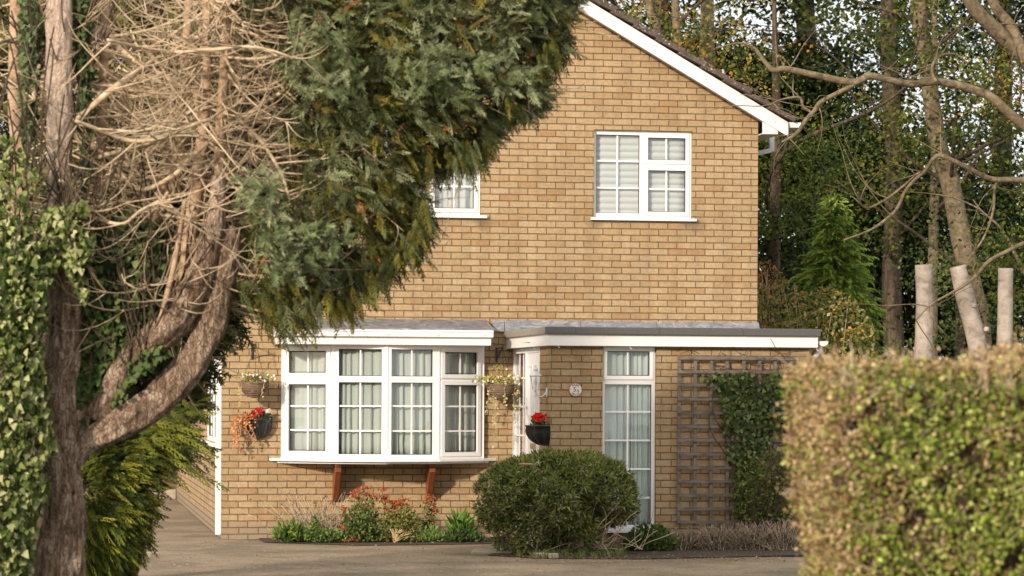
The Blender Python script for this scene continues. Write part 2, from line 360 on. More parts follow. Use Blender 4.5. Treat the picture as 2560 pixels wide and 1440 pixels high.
def lump(P, f, s=0.0):
    x, y, z = P[:, 0] * f + s, P[:, 1] * f + s * 2, P[:, 2] * f + s * 3
    return (np.sin(x + 1.7 * np.sin(z * .63 + 1)) * np.sin(z * 1.13 + 1.3 * np.sin(y + x * .4)) + .6 * np.sin(2.3 * x + 1.1 * np.sin(1.9 * y)) * np.sin(2.1 * z + s) + .4 * np.sin(4.7 * x + y) * np.sin(5.3 * z + 2 * y)) / 1.5
def unit(v): return v / np.maximum(np.linalg.norm(v, axis=1, keepdims=True), 1e-9)
def frames(D, Nn, L, W=None, H=None):
    D = unit(D); S = unit(np.cross(D, Nn)); Nn = np.cross(S, D)
    W = L if W is None else W; H = L if H is None else H
    return np.stack([S * W[:, None], D * L[:, None], Nn * H[:, None]], axis=2)
def rnd(n, s=1.0): return RNG.normal(0, s, (n, 3))
def pick(cols, n, jit=0.15, p=None):
    cols = np.array(cols, float); c = cols[RNG.choice(len(cols), n, p=p)]
    return c * (1 + RNG.normal(0, jit, (n, 1)))
T_LEAF = (np.array([[0, 0, 0], [.32, .45, .06], [0, 1, -.05], [-.32, .45, .06]], float), np.array([[0, 1, 2, 3]]))
T_ROUND = (np.array([[0, 0, 0], [.42, .25, .05], [.38, .7, .03], [0, 1, 0], [-.38, .7, .03], [-.42, .25, .05], [0, .5, -.03]], float), np.array([[0, 1, 2, 6], [2, 3, 4, 6], [4, 5, 0, 6]]))
T_NARROW = (np.array([[0, 0, 0], [.11, .4, .02], [0, 1, -.05], [-.11, .4, .02]], float), np.array([[0, 1, 2, 3]]))
T_IVY = (np.array([[0, 0, 0], [.5, .12, .03], [.30, .5, 0], [.22, .68, 0], [0, 1, -.05], [-.22, .68, 0], [-.30, .5, 0], [-.5, .12, .03], [0, .4, .05]], float), np.array([[0, 1, 2, 8], [2, 3, 4, 8], [4, 5, 6, 8], [6, 7, 0, 8]]))
def spray_template(nb=9, spread=0.9, droop=0.25, sub=3, wid=0.028, seed=1):
    """flat fan spray of scale leaves: stem, alternate branchlets, each with short lobes"""
    g = np.random.default_rng(seed); V = []; F = []
    def strip(p, d, l, w0, z0, dz):
        s = np.array([-d[1], d[0]]); n = len(V)
        q = [p + s * w0 / 2, p - s * w0 / 2, p + d * l * .55 - s * w0 * .75, p + d * l, p + d * l * .55 + s * w0 * .75]
        zs = [z0, z0, z0 + dz * .5, z0 + dz, z0 + dz * .5]
        for a, z in zip(q, zs): V.append((a[0], a[1], z))
        F.append((n, n + 1, n + 2, n + 4)); F.append((n + 4, n + 2, n + 3, n + 3))
    pts = []
    for i in range(nb):
        t = (i + .3) / nb; z = -droop * t * t
        base = np.array([0.03 * math.sin(3 * t), t])
        for sgn in (-1, 1):
            l = spread * (0.16 + 0.42 * math.sin(math.pi * min(1, t * .8 + .18))) * g.uniform(.75, 1.15) * (1 - 0.45 * t)
            a = R(g.uniform(28, 50)); d = np.array([sgn * math.sin(a), math.cos(a)])
            strip(base, d, l, wid, z, -droop * .5 * l)
            for j in range(sub):
                tt = (j + .6) / (sub + .3); p = base + d * l * tt; zz = z - droop * .5 * l * tt
                a2 = a + g.uniform(-.9, -.5) if j % 2 else a + g.uniform(.45, .8)
                d2 = np.array([sgn * math.sin(a2), math.cos(a2)])
                strip(p, d2, l * g.uniform(.28, .45), wid * .9, zz + g.uniform(-.02, .02), -.03)
    for i in range(4):
        strip(np.array([0.0, i * .25]), np.array([0, 1.0]), .30, wid * 1.2, -droop * (i * .25) ** 2, -droop * ((i * .25 + .25) ** 2 - (i * .25) ** 2))
    V = np.array(V); F = np.array(F)
    V[:, 2] += 0.10 * np.sin(V[:, 0] * 9 + seed) * np.cos(V[:, 1] * 7) + 0.16 * np.abs(V[:, 0]) * (1 if seed % 2 else -1)
    # second face of each strip is a triangle: make it a quad with a doubled tip nudged apart
    V2 = list(V); F2 = []
    for f in F:
        if f[2] == f[3]:
            t = V[f[2]].copy(); t[0] += 0.004; V2.append(t); F2.append((f[0], f[1], len(V2) - 1, f[2]))
        else: F2.append(tuple(f))
    return np.array(V2), np.array(F2)
def in_poly(P, poly):
    poly = np.array(poly); x, y = P[:, 0], P[:, 1]; c = np.zeros(len(P), bool); d = np.full(len(P), 1e9); n = len(poly)
    for i in range(n):
        a = poly[i]; b = poly[(i + 1) % n]
        with np.errstate(divide='ignore', invalid='ignore'):
            k = ((a[1] > y) != (b[1] > y)) & (x < (b[0] - a[0]) * (y - a[1]) / (b[1] - a[1] + 1e-12) + a[0])
        c ^= k
        ab = b - a; t = np.clip(((P - a) @ ab) / (ab @ ab + 1e-12), 0, 1)
        d = np.minimum(d, np.linalg.norm(P - (a + t[:, None] * ab), axis=1))
    return c, d
def plane_poly(poly, Y): return [(p.x, p.z) for p in (PY(u, v, Y) for u, v in poly)]
def fill_poly(poly_px, Y, n, thick, taper=1.0):
    """n points inside a crown whose outline (x,z) stands at distance Y; thinner towards its edge"""
    poly = np.array(plane_poly(poly_px, Y)); lo, hi = poly.min(0), poly.max(0); out = []; ds = []
    m = 0
    while m < n:
        q = RNG.uniform(lo, hi, (n * 3, 2)); ok, d = in_poly(q, poly); out.append(q[ok]); ds.append(d[ok]); m += ok.sum()
    q = np.concatenate(out)[:n]; d = np.concatenate(ds)[:n]
    h = np.minimum(thick, taper * np.sqrt(d + 0.01))
    return np.column_stack([q[:, 0], Y + RNG.uniform(-1, 1, n) * h, q[:, 1]]), d, h

# ================================================================ THE HOUSE
YW = 31.5                                  # main gable wall
xL = PY(555, 1200, YW).x; xR = PY(1894, 600, YW).x; xM = (xL + xR) / 2
YB = PX(442, 1243, xL).y                   # rear corner of the side wall
YE = 29.33                                 # front wall of the single-storey extension
xE0 = PY(1377, 950, YE).x; xE1 = PY(2024, 900, YE).x
Yb = YW - 0.23
bl = PY(1423, 8, Yb); br_ = PY(1971, 341.7, Yb); slope = (bl.z - br_.z) / (br_.x - bl.x)
def zlow(x): return bl.z - slope * (abs(x - xM) - abs(bl.x - xM))        # lower edge of the bargeboard
tr_ = PY(1971, 306, Yb); bh = tr_.z - br_.z                                   # board height
zE = zlow(xR) + 0.03; zA = zlow(xM) + 0.03
house = empty('brick_house', (xM, YW, 0), 'buff brick house with white gable boards, bay window and flat roofed front extension', 'house')

def plate(mb, x0, x1, z0, z1, holes, d0, d1, T):
    """slab between depths d0 (back) and d1 (front) with rectangular holes, T(x,d,z)->world"""
    xs = sorted({x0, x1, *[h[0] for h in holes], *[h[1] for h in holes]}); zs = sorted({z0, z1, *[h[2] for h in holes], *[h[3] for h in holes]})
    def solid(i, j):
        if i < 0 or j < 0 or i >= len(xs) - 1 or j >= len(zs) - 1: return False
        cx, cz = (xs[i] + xs[i + 1]) / 2, (zs[j] + zs[j + 1]) / 2
        return not any(h[0] < cx < h[1] and h[2] < cz < h[3] for h in holes)
    for i in range(len(xs) - 1):
        for j in range(len(zs) - 1):
            if not solid(i, j): continue
            a, b, c, d = xs[i], xs[i + 1], zs[j], zs[j + 1]
            mb.add([T(a, d1, c), T(b, d1, c), T(b, d1, d), T(a, d1, d)], [(0, 1, 2, 3)])
            mb.add([T(a, d0, c), T(b, d0, c), T(b, d0, d), T(a, d0, d)], [(3, 2, 1, 0)])
            if not solid(i - 1, j): mb.add([T(a, d0, c), T(a, d1, c), T(a, d1, d), T(a, d0, d)], [(0, 1, 2, 3)])
            if not solid(i + 1, j): mb.add([T(b, d1, c), T(b, d0, c), T(b, d0, d), T(b, d1, d)], [(0, 1, 2, 3)])
            if not solid(i, j - 1): mb.add([T(a, d0, c), T(b, d0, c), T(b, d1, c), T(a, d1, c)], [(0, 1, 2, 3)])
            if not solid(i, j + 1): mb.add([T(a, d1, d), T(b, d1, d), T(b, d0, d), T(a, d0, d)], [(0, 1, 2, 3)])
    return mb
def TF(P, u, n):
    P, u, n = Vector(P), Vector(u).normalized(), Vector(n).normalized()
    return lambda x, d, z: P + u * x + n * d + Vector((0, 0, z))
def ring(mb, x0, x1, z0, z1, w, d0, d1, T): return plate(mb, x0, x1, z0, z1, [(x0 + w, x1 - w, z0 + w, z1 - w)], d0, d1, T)

def window(name, parent, T, W, H, lights, label=None, frame_depth=0.07, proud=0.0):
    """lights: (x0,x1,z0,z1 of the glass, sash width or 0, [vertical bar x], [horizontal bar z])"""
    fr = MB(); holes = []
    for (a, b, c, d, s, vb, hb) in lights:
        k = s * 0.55 if s else 0; holes.append((a - k, b + k, c - k, d + k))
    plate(fr, 0, W, 0, H, holes, proud - frame_depth, proud, T)
    f = fr.build(name, UPVC, parent, bevel=0.004)
    if label: f['label'] = label
    for (a, b, c, d, s, vb, hb) in lights:
        zf = proud - 0.018
        if s:
            ring(MB(), 0, 0, 0, 0, 0, 0, 0, T) if False else None
            m = MB(); ring(m, a - s, b + s, c - s, d + s, s - 0.008, proud - 0.03, proud + 0.014, T)
            m.build('sash', UPVC, f, bevel=0.004); zf = proud - 0.006
            m = MB(); ring(m, a - 0.008, b + 0.008, c - 0.008, d + 0.008, 0.008, zf - 0.02, zf, T); m.build('gasket', GASKET, f)
        else:
            m = MB(); ring(m, a + 0.0005, b - 0.0005, c + 0.0005, d - 0.0005, 0.006, zf - 0.02, zf, T); m.build('gasket', GASKET, f)
        m = MB(); q = T(0, 0, 0)
        plate(m, a + 0.001, b - 0.001, c + 0.001, d - 0.001, [], zf - 0.016, zf - 0.010, T); m.build('pane', GLASS, f)
        m = MB(); bw = 0.0095
        xs = sorted(vb)
        for x in xs: plate(m, x - bw, x + bw, c + 0.002, d - 0.002, [], zf - 0.009, zf - 0.003, T)
        for z in hb:
            cuts = [a + 0.002] + [t for x in xs for t in (x - bw, x + bw)] + [b - 0.002]
            for k in range(0, len(cuts), 2): plate(m, cuts[k], cuts[k + 1], z - bw, z + bw, [], zf - 0.009, zf - 0.0035, T)
        if m.v: m.build('glazing_bars', UPVC, f)
    return f
def cloth(name, path, z0, z1, nf, amp, mat_, label, seed=0, thick=0.006, n=None, top_gather=1.0):
    """hanging cloth with vertical folds along a plan path of (x,y); a thing of its own"""
    g = np.random.default_rng(seed); P = np.array(path, float)
    seg = np.linalg.norm(np.diff(P, axis=0), axis=1); L = seg.sum(); cum = np.concatenate([[0], np.cumsum(seg)])
    n = n or int(nf * 14); s = np.linspace(0, L, n); X = np.interp(s, cum, P[:, 0]); Y = np.interp(s, cum, P[:, 1])
    tx = np.gradient(X); ty = np.gradient(Y); l = np.hypot(tx, ty); nx, ny = -ty / l, tx / l
    ph = np.cumsum(1 + 0.55 * np.interp(s, np.linspace(0, L, nf * 2), g.normal(0, 1, nf * 2))); ph = ph / ph[-1] * nf * 2 * math.pi
    am = 1 + 0.5 * np.interp(s, np.linspace(0, L, nf), g.normal(0, 1, nf))
    K = 9; V = []; 
    for k in range(K):
        t = k / (K - 1); sh = 0.35 * np.interp(s, np.linspace(0, L, nf), g.normal(0, 1, nf)) * (k / 6)
        a = amp * (0.45 + 0.55 * t) * am * (np.sin(ph + sh) + 0.3 * np.sin(2.3 * ph + 1))
        V.append(np.column_stack([X + nx * a, Y + ny * a, np.full(n, z1 + (z0 - z1) * t)]))
    V = np.concatenate(V); F = [(k * n + i, k * n + i + 1, (k + 1) * n + i + 1, (k + 1) * n + i) for k in range(K - 1) for i in range(n - 1)]
    c = P.mean(0); me = bpy.data.meshes.new(name); me.from_pydata((V - [c[0], c[1], z0]).tolist(), [], F); me.update()
    o = link(name, me, mat_, None, True); o.location = (c[0], c[1], z0)
    so_ = o.modifiers.new('thickness', 'SOLIDIFY'); so_.thickness = thick
    return tag(o, label, 'curtain' if 'curtain' in name else 'blind')

EX, EY = Vector((1, 0, 0)), Vector((0, 1, 0)); NY = Vector((0, -1, 0))
# ---- measured rectangles on the main wall
def rectY(u0, v0, u1, v1, Y):
    a = PY((u0 + u1) / 2, v0, Y); b = PY((u0 + u1) / 2, v1, Y); c = (v0 + v1) / 2
    return PY(u0, c, Y).x, PY(u1, c, Y).x, b.z, a.z
def lights_from(px, Y, X0, Z0):
    out = []
    for (u0, v0, u1, v1, s, vb, hb) in px:
        x0, x1, z0, z1 = rectY(u0, v0, u1, v1, Y); vm = (v0 + v1) / 2; um = (u0 + u1) / 2
        out.append((x0 - X0, x1 - X0, z0 - Z0, z1 - Z0, s, [PY(q, vm, Y).x - X0 for q in vb], [PY(um, q, Y).z - Z0 for q in hb]))
    return out
RV = 0.05   # window recess
UW = rectY(1483, 327, 1729, 546, YW + RV)
UL = rectY(955, 327, 1201, 541, YW + RV); UL = (UL[0], UL[1], UW[2], UW[3])
bayz1 = PY(967, 862, YW - 0.52).z; bayz0 = PY(967, 1147.5, YW - 0.50).z
bx0 = PY(712, 1000, YW).x; bx1 = PY(1203, 1000, YW).x
g = MB(); Tw = TF((0, YW, 0), EX, NY)
plate(g, xL, xR, -0.3, zE, [(UW[0], UW[1], UW[2], UW[3]), (UL[0], UL[1], UL[2], UL[3]), (bx0 + 0.03, bx1 - 0.03, bayz0 + 0.03, bayz1 - 0.02)], -0.28, 0, Tw)
g.prism([(xL, zE), (xR, zE), (xM, zA)], YW, YW + 0.28, lambda p, q, t: (p, t, q))
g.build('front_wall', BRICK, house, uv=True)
# side windows on the left wall
SW = (PX(540, 1000, xL - 0.0).y, PX(511, 1000, xL).y, PX(525, 1104, xL).z, 2.12)
g = MB(); Tl = TF((xL, 0, 0), EY, (-1, 0, 0))
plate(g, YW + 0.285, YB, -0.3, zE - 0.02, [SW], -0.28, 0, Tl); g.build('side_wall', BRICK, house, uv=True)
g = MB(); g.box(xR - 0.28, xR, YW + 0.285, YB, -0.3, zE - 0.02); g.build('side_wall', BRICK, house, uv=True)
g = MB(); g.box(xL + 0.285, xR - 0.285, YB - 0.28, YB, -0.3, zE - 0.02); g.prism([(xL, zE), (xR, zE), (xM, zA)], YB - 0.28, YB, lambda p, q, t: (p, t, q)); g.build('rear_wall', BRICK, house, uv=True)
g = MB(); g.box(xL + 0.285, xR - 0.285, YW + 0.29, YB - 0.29, 2.45, 2.62); g.build('upper_floor', DARKBOX, house)

# ---- roof: stepped courses of concrete tiles on both slopes, bargeboards, soffit
xe = br_.x; hw = xe - xM; ang = math.atan(slope)
for sgn in (-1, 1):
    m = MB(); ln = hw / math.cos(ang) + 0.06; nc = int(ln / 0.30); st = ln / nc
    def rp(a, lift, y): # point at distance a down the slope from the ridge, raised by lift
        x = a * math.cos(ang); z = zlow(xM) + bh / 1.0 - a * math.sin(ang); return (xM + sgn * (x + lift * math.sin(ang)), y, z + lift * math.cos(ang) + 0.012)
    for i in range(nc):
        a0, a1 = i * st - 0.05, (i + 1) * st
        g_ = random.uniform(-0.006, 0.012)
        r4 = [rp(a0, 0.045 + g_, 0), rp(a1, 0.085 + g_, 0), rp(a1, 0.022, 0), rp(a0, -0.004, 0)]
        j = random.uniform(-0.015, 0.02)
        m.prism([(p[0], p[2]) for p in r4], Yb - 0.065 + j, YB + 0.1, lambda p, q, t: (p, t, q))
    m.build('roof_slope', TILE, house, bevel=0.006)
    m = MB(); ring4 = [(xM + sgn * 0.0, zlow(xM)), (xM + sgn * hw, zlow(xM + hw)), (xM + sgn * hw, zlow(xM + hw) + bh), (xM, zlow(xM) + bh)]
    m.prism(ring4, Yb, Yb + 0.025, lambda p, q, t: (p, t, q)); m.build('bargeboard', UPVC2, house, bevel=0.004)
    # underside strip between board and wall
    m = MB(); m.prism([(xM, zlow(xM) + 0.035), (xM + sgn * (hw - 0.12), zlow(xM + hw - 0.12) + 0.035), (xM + sgn * (hw - 0.12), zlow(xM + hw - 0.12) + 0.055), (xM, zlow(xM) + 0.055)], Yb + 0.026, YW - 0.002, lambda p, q, t: (p, t, q)); m.build('verge_soffit', UPVC2, house)
    if sgn > 0:
        for k in range(2, 8):
            x = xM + sgn * (hw - 0.16 - (k - 2) * 0.42); m = MB(); m.box(x - 0.005, x + 0.005, Yb - 0.002, Yb - 0.0005, zlow(x) + bh * 0.5 - 0.005, zlow(x) + bh * 0.5 + 0.005); m.build('nail', GREYWOOD, house)
    # boxed eaves
    xs0, xs1 = (xR + 0.002, xe - 0.14) if sgn > 0 else (xL - 0.002, xM - (xe - xM) + 0.14)
    zs = PY(1893.6, 334.5, Yb + 0.03).z
    m = MB(); m.prism([(xs0, zs), (xs1, zs), (xs1, zlow(xs1) + 0.05), (xs0, zlow(xs0) + 0.05)], Yb + 0.03, Yb + 0.045, lambda p, q, t: (p, t, q)); m.build('eaves_box_end', UPVC2, house)
    m = MB(); m.box(xs0, xs1, Yb + 0.05, YB, zs, zs + 0.012); m.build('soffit', UPVC2, house)
    m = MB(); m.box(xs1 + sgn * 0.001, xs1 + sgn * 0.02, Yb + 0.03, YB, zs, zlow(xs1) + bh); m.build('eaves_fascia', UPVC2, house)
    # gutter: square trough running back along the eaves
    gx = PY(1973, 312, Yb).x - xM; gw = 0.145; gz = PY(1985, 319, Yb).z
    m = MB(); prof = [(gx, gz + 0.062), (gx + 0.018, gz), (gx + gw - 0.018, gz), (gx + gw, gz + 0.062)]
    prof2 = [(gx + gw - 0.004, gz + 0.062), (gx + gw - 0.021, gz + 0.004), (gx + 0.021, gz + 0.004), (gx + 0.004, gz + 0.062)]
    m.prism([(xM + sgn * p, q) for p, q in prof + prof2], Yb + 0.004, YB, lambda p, q, t: (p, t, q))
    m.prism([(xM + sgn * p, q) for p, q in prof], Yb - 0.004, Yb + 0.003, lambda p, q, t: (p, t, q))
    m.build('gutter', UPVC, house)
m = MB(); m.tube([(xM, Yb - 0.03, zlow(xM) + bh + 0.03), (xM, YB + 0.1, zlow(xM) + bh + 0.03)], 0.11, 12); m.build('ridge_tiles', TILE, house)
# moss cushions and lichen crust along the visible verge
m = MB()
for i in range(90):
    a = RNG.uniform(0.1, hw / math.cos(ang)); s_ = RNG.uniform(0.012, 0.035)
    c = Vector((xM + a * math.cos(ang), Yb - 0.05 + RNG.uniform(-0.01, 0.35), zlow(xM) + bh - a * math.sin(ang) + 0.10 + RNG.uniform(-0.01, 0.01)))
    m.lathe([(s_, -0.02), (s_ * 1.1, 0), (s_ * 0.8, s_ * 0.4), (0.001, s_ * 0.6)], c, 7)
m.build('moss', plain('roof_moss', (0.07, 0.065, 0.025), 1.0, 0.5, 30, 0.8, 80), house, smooth=True)
# small cage terminal poking above the tiles
c = PY(1805, 200, 33.2); m = MB()
m.lathe([(0.045, -0.25), (0.045, 0.0), (0.04, 0.0)], c, 12)
for k in range(8):
    a = k * math.pi / 4; m.bar((c.x + 0.045 * math.cos(a), c.y + 0.045 * math.sin(a), c.z), (c.x + 0.022 * math.cos(a), c.y + 0.022 * math.sin(a), c.z + 0.125), 0.007)
m.lathe([(0.026, 0.118), (0.026, 0.13), (0.001, 0.135)], c, 12); m.build('vent_terminal', PIPE, house)
# swan-neck downpipe at the right eaves
p0 = PY(1929, 340, 32.9); p1 = PY(1929, 376, 32.9); m = MB()
m.bar(p0, p1 + Vector((0, 0, -0.02)), 0.06); m.bar(p1, (xR + 0.05, 32.9, p1.z - 0.11), 0.058); m.bar((xR + 0.05, 32.9, p1.z - 0.09), (xR + 0.05, 32.9, 2.5), 0.06)
m.build('downpipe', PIPE, house, bevel=0.008)
# square downpipe at the left corner
yp = PX(545, 1300, xL - 0.05).y; 
yp = 31.72
p = PY(545, 1343, yp); m = MB(); m.box(p.x - 0.033, p.x + 0.033, yp - 0.033, yp + 0.033, 0.03, zE); m.build('downpipe', UPVC, house, bevel=0.006)
for v in (1224, 905, 560):
    m = MB(); z = PY(545, v, yp).z; m.box(p.x - 0.038, p.x + 0.038, yp - 0.038, yp + 0.038, z - 0.012, z + 0.012); m.box(p.x + 0.03, xL + 0.0, yp - 0.01, yp + 0.01, z - 0.012, z + 0.012); m.build('pipe_clip', UPVC, house)

# ---- upper windows
def sill(parent, x0, x1, z, Y, out, h=0.035, mat_=UPVC, nm='sill'):
    m = MB(); m.box(x0, x1, Y - out, Y + 0.04, z - h, z); m.build(nm, mat_, parent, bevel=0.005)
LP = [(1490, 337, 1599, 533, 0, [1544], [402.5, 469.6]), (1621, 346.5, 1712, 399, 0.052, [1666], []), (1621, 428, 1712, 528.5, 0.052, [1666], [473])]
W_ = UW[1] - UW[0]; H_ = UW[3] - UW[2]; T = TF((UW[0], YW + RV, UW[2]), EX, NY)
w1 = window('window', house, T, W_ - 0.004, H_ - 0.004, lights_from(LP, YW + RV, UW[0], UW[2]), 'upper window with white blind under the gable slope')
s0, s1 = PY(1478, 548, YW - 0.04).x, PY(1742, 551, YW - 0.04).x; sill(w1, s0, s1, UW[2] - 0.001, YW, 0.045, 0.032)
T = TF((UL[0], YW + RV, UL[2]), EX, NY)
WL = UL[1] - UL[0]; HL = UL[3] - UL[2]
w2 = window('window', house, T, WL - 0.004, HL - 0.004, [(0.06, WL * .42, 0.06, HL - 0.06, 0, [WL * .24], [HL * .35, HL * .68]), (WL * .42 + .14, WL - .085, 0.09, HL * .56, .052, [WL * .42 + .14 + .22], [HL * .33]), (WL * .42 + .14, WL - .085, HL * .56 + .14, HL - .09, .052, [WL * .42 + .14 + .22], [])], 'upper window half hidden by the hanging cypress foliage')
sill(w2, UL[0] - 0.03, UL[1] + 0.07, UL[2] - 0.001, YW, 0.045, 0.032)
# pleated blind: horizontal billows
def billow_blind(name, x0, x1, z0, z1, Y, n, mat_, label):
    V = []; K = n * 8; xs = np.linspace(x0, x1, 9)
    for k in range(K + 1):
        t = k / K; ph = t * n; y = Y - 0.016 * abs(math.sin(math.pi * ph)); 
        for i, x in enumerate(xs): V.append((x - (x0 + x1) / 2, y - Y + 0.003 * math.sin(i * 1.7), z0 + (z1 - z0) * t - z0))
    F = [(k * 9 + i, k * 9 + i + 1, (k + 1) * 9 + i + 1, (k + 1) * 9 + i) for k in range(K) for i in range(8)]
    me = bpy.data.meshes.new(name); me.from_pydata(V, [], F); me.update(); o = link(name, me, mat_, None, True); o.location = ((x0 + x1) / 2, Y, z0)
    q = o.modifiers.new('thickness', 'SOLIDIFY'); q.thickness = 0.003; return tag(o, label, 'blind')
billow_blind('pleated_blind', UW[0] + 0.03, UW[1] - 0.03, UW[2] + 0.02, UW[3] - 0.02, YW + 0.12, 13, BLIND, 'white pleated blind drawn behind the upper window under the gable slope')
cloth('curtain', [(UL[0] - 0.02, YW + 0.14), (UL[1] - 0.03, YW + 0.14)], UL[2], UL[3], 9, 0.02, BLIND, 'white curtain behind the upper window screened by cypress foliage', 3)

# ---- lead flashing along the foot of the upper wall
zf0 = PY(900, 797, YW).z; zf1 = PY(1700, 822, YW - 0.1).z
m = MB(); xf0 = PY(640, 800, YW).x; xf1 = PY(1896, 812, YW).x; xm_ = PY(1262, 812, YW - 0.06).x
ztB = PY(967, 824, YW - 0.58).z - 0.004; ze = PY(1262, 829, YW - 0.05).z
for (a, b) in ((xf0 + 0.3, xm_ - 0.75), (xm_ - 0.753, xm_)):
    m.prism([(YW - 0.004, zf0), (YW - 0.02, zf0), (YW - 0.60, ztB + 0.02), (YW - 0.60, ztB), (YW - 0.004, ztB)], a, b if b != xm_ else PY(1236, 824, YW - 0.6).x, lambda p, q, t: (t, p, q))
a = PY(1236, 824, YW - 0.03).x - 0.02
m.prism([(YW - 0.003, zf0), (YW - 0.018, zf0), (YW - 0.05, ze - 0.0), (YW - 0.003, ze)], a, xm_, lambda p, q, t: (t, p, q))
x = xm_ + 0.004
for b in (PY(1450, 812, YW).x, PY(1640, 812, YW).x, xf1):
    m.prism([(YW - 0.005, zf0 + 0.002), (YW - 0.022, zf0), (YW - 0.10, zf0 - 0.15), (YW - 0.16, zf0 - 0.155), (YW - 0.005, zf0 - 0.16)], x, b, lambda p, q, t: (t, p, q)); x = b - 0.001 + 0.004
m.build('lead_flashing', LEAD, house, bevel=0.006)

# ---- bay window: four facets on a projecting sill, straight flat cornice
PB = [(708, .07), (833.5, .36), (967.5, .49), (1096.5, .38), (1206, .07)]
pts = [PY(u, 1000, YW - pr) for u, pr in PB]
bay = MB()
H = bayz1 - bayz0
post = MB()
for i in (1, 2, 3): post.lathe([(0.022, bayz0), (0.022, bayz1)], (pts[i].x, pts[i].y + 0.015, 0), 10)
for i, yy in ((0, 0), (4, 0)): post.box(pts[i].x - 0.02, pts[i].x + 0.02, pts[i].y, YW + 0.05, bayz0, bayz1)
bayo = post.build('bay_window', UPVC, house); bayo['label'] = 'bow shaped white bay window with four facets on a projecting sill'
def facet(i, glasspx, sash, hb_px, split_px):
    a, b = pts[i], pts[i + 1]; u = (b - a); u.z = 0; L = u.length; u.normalize(); n = Vector((u.y, -u.x, 0))
    if n.y > 0: n = -n
    T = TF((a.x, a.y, bayz0), u, n)
    ym = (a.y + b.y) / 2; um = (PB[i][0] + PB[i + 1][0]) / 2
    zz = lambda v: PY(um, v, ym).z - bayz0
    def fx(uu): return (uu - PB[i][0]) / (PB[i + 1][0] - PB[i][0]) * L
    g0, g1 = fx(glasspx[0]), fx(glasspx[1]); mid = (g0 + g1) / 2
    top, s1_, s2_, bot = split_px
    li = [(g0, g1, zz(s1_), zz(top), sash, [mid], []), (g0, g1, zz(bot), zz(s2_), sash, [mid], [zz(q) for q in hb_px])]
    e = 0.012
    fr = MB(); holes = [(l[0] - l[4] * .5, l[1] + l[4] * .5, l[2] - l[4] * .5, l[3] + l[4] * .5) for l in li]
    TT = lambda x, d, z: T(x, d, z)
    plate(fr, e, L - e, 0.0, H, holes, -0.055, 0.0, TT); f = fr.build('facet_frame', UPVC, bayo, bevel=0.004)
    for (g0_, g1_, c, d, s, vb, hb) in li:
        zf = -0.018
        if s:
            m = MB(); ring(m, g0_ - s, g1_ + s, c - s, d + s, s - 0.008, -0.03, 0.014, T); m.build('sash', UPVC, bayo, bevel=0.004); zf = -0.006
        m = MB(); ring(m, g0_ + 0.0005, g1_ - 0.0005, c + 0.0005, d - 0.0005, 0.007, zf - 0.02, zf, T); m.build('gasket', GASKET, bayo)
        m = MB(); plate(m, g0_ + 0.001, g1_ - 0.001, c + 0.001, d - 0.001, [], zf - 0.016, zf - 0.010, T); m.build('pane', GLASS, bayo)
        m = MB(); bw = 0.009
        for x in vb: plate(m, x - bw, x + bw, c + 0.002, d - 0.002, [], zf - 0.009, zf - 0.003, T)
        for z in hb:
            plate(m, g0_ + 0.002, vb[0] - bw, z - bw, z + bw, [], zf - 0.009, zf - 0.0035, T); plate(m, vb[0] + bw, g1_ - 0.002, z - bw, z + bw, [], zf - 0.009, zf - 0.0035, T)
        m.build('glazing_bars', UPVC, bayo)
facet(0, (724, 814), 0.058, (1015, 1075), (878.5, 931, 962, 1126))
facet(1, (846.5, 954), 0, (1015, 1077), (872.5, 940, 955.5, 1136))
facet(2, (978.5, 1082), 0, (1015, 1077.5), (873.5, 941, 956.5, 1137))
facet(3, (1112, 1191), 0.054, (1016, 1077.5), (882, 934.5, 964, 1128.5))
# sill slab following the bow
sp = [PY(673, 1150, YW - 0.005), PY(712, 1150, YW - 0.14), PY(832, 1152, YW - .46), PY(967.5, 1155, YW - .60), PY(1101, 1155, YW - .48), PY(1208, 1150, YW - .14), PY(1242, 1150, YW - 0.005)]
m = MB(); m.prism([(p.x, p.y) for p in sp], bayz0 - 0.034, bayz0 - 0.001, lambda p, q, t: (p, q, t)); m.build('sill', UPVC, bayo, bevel=0.005)
cx = sum(p.x for p in sp) / 7
m = MB(); m.prism([(cx + (p.x - cx) * .93, YW - 0.004 + (p.y - YW) * .9) for p in sp], bayz0 - 0.058, bayz0 - 0.036, lambda p, q, t: (p, q, t)); m.build('sill_board', UPVC2, bayo)
# cornice
fa0, fa1 = PY(694, 850, YW - .55).x, PY(1228, 850, YW - .55).x; ca1 = PY(1233.5, 830, YW - .60).x; ca0 = fa0 - 0.03
zc0 = bayz1; zc1 = PY(967, 843.5, YW - .55).z; zc2 = PY(967, 824, YW - .60).z
m = MB(); m.box(fa0, fa1, YW - .55, YW - 0.003, zc0, zc1); m.build('fascia', UPVC2, bayo, bevel=0.004)
m = MB(); m.prism([(YW - .60, zc1 + .012), (YW - .60, zc2 - .026), (YW - .612, zc2 - .022), (YW - .612, zc2 - .004), (YW - .60, zc2), (YW - .003, zc2), (YW - .003, zc1 + .001), (YW - .57, zc1 + .001)], ca0, ca1, lambda p, q, t: (t, p, q)); m.build('cornice', UPVC, bayo)
for u in (845, 970.6, 1095, 1211):
    m = MB(); p = PY(u, 835.5, YW - .60); q = (p.x, YW - .601, (zc1 + .012 + zc2 - .026) / 2)
    m.add([(q[0] - .05, q[1], q[2]), (q[0], q[1], q[2] - .021), (q[0] + .05, q[1], q[2]), (q[0], q[1], q[2] + .021), (q[0], q[1] - .012, q[2])], [(0, 1, 4), (1, 2, 4), (2, 3, 4), (3, 0, 4)]); m.build('diamond_stud', UPVC, bayo)
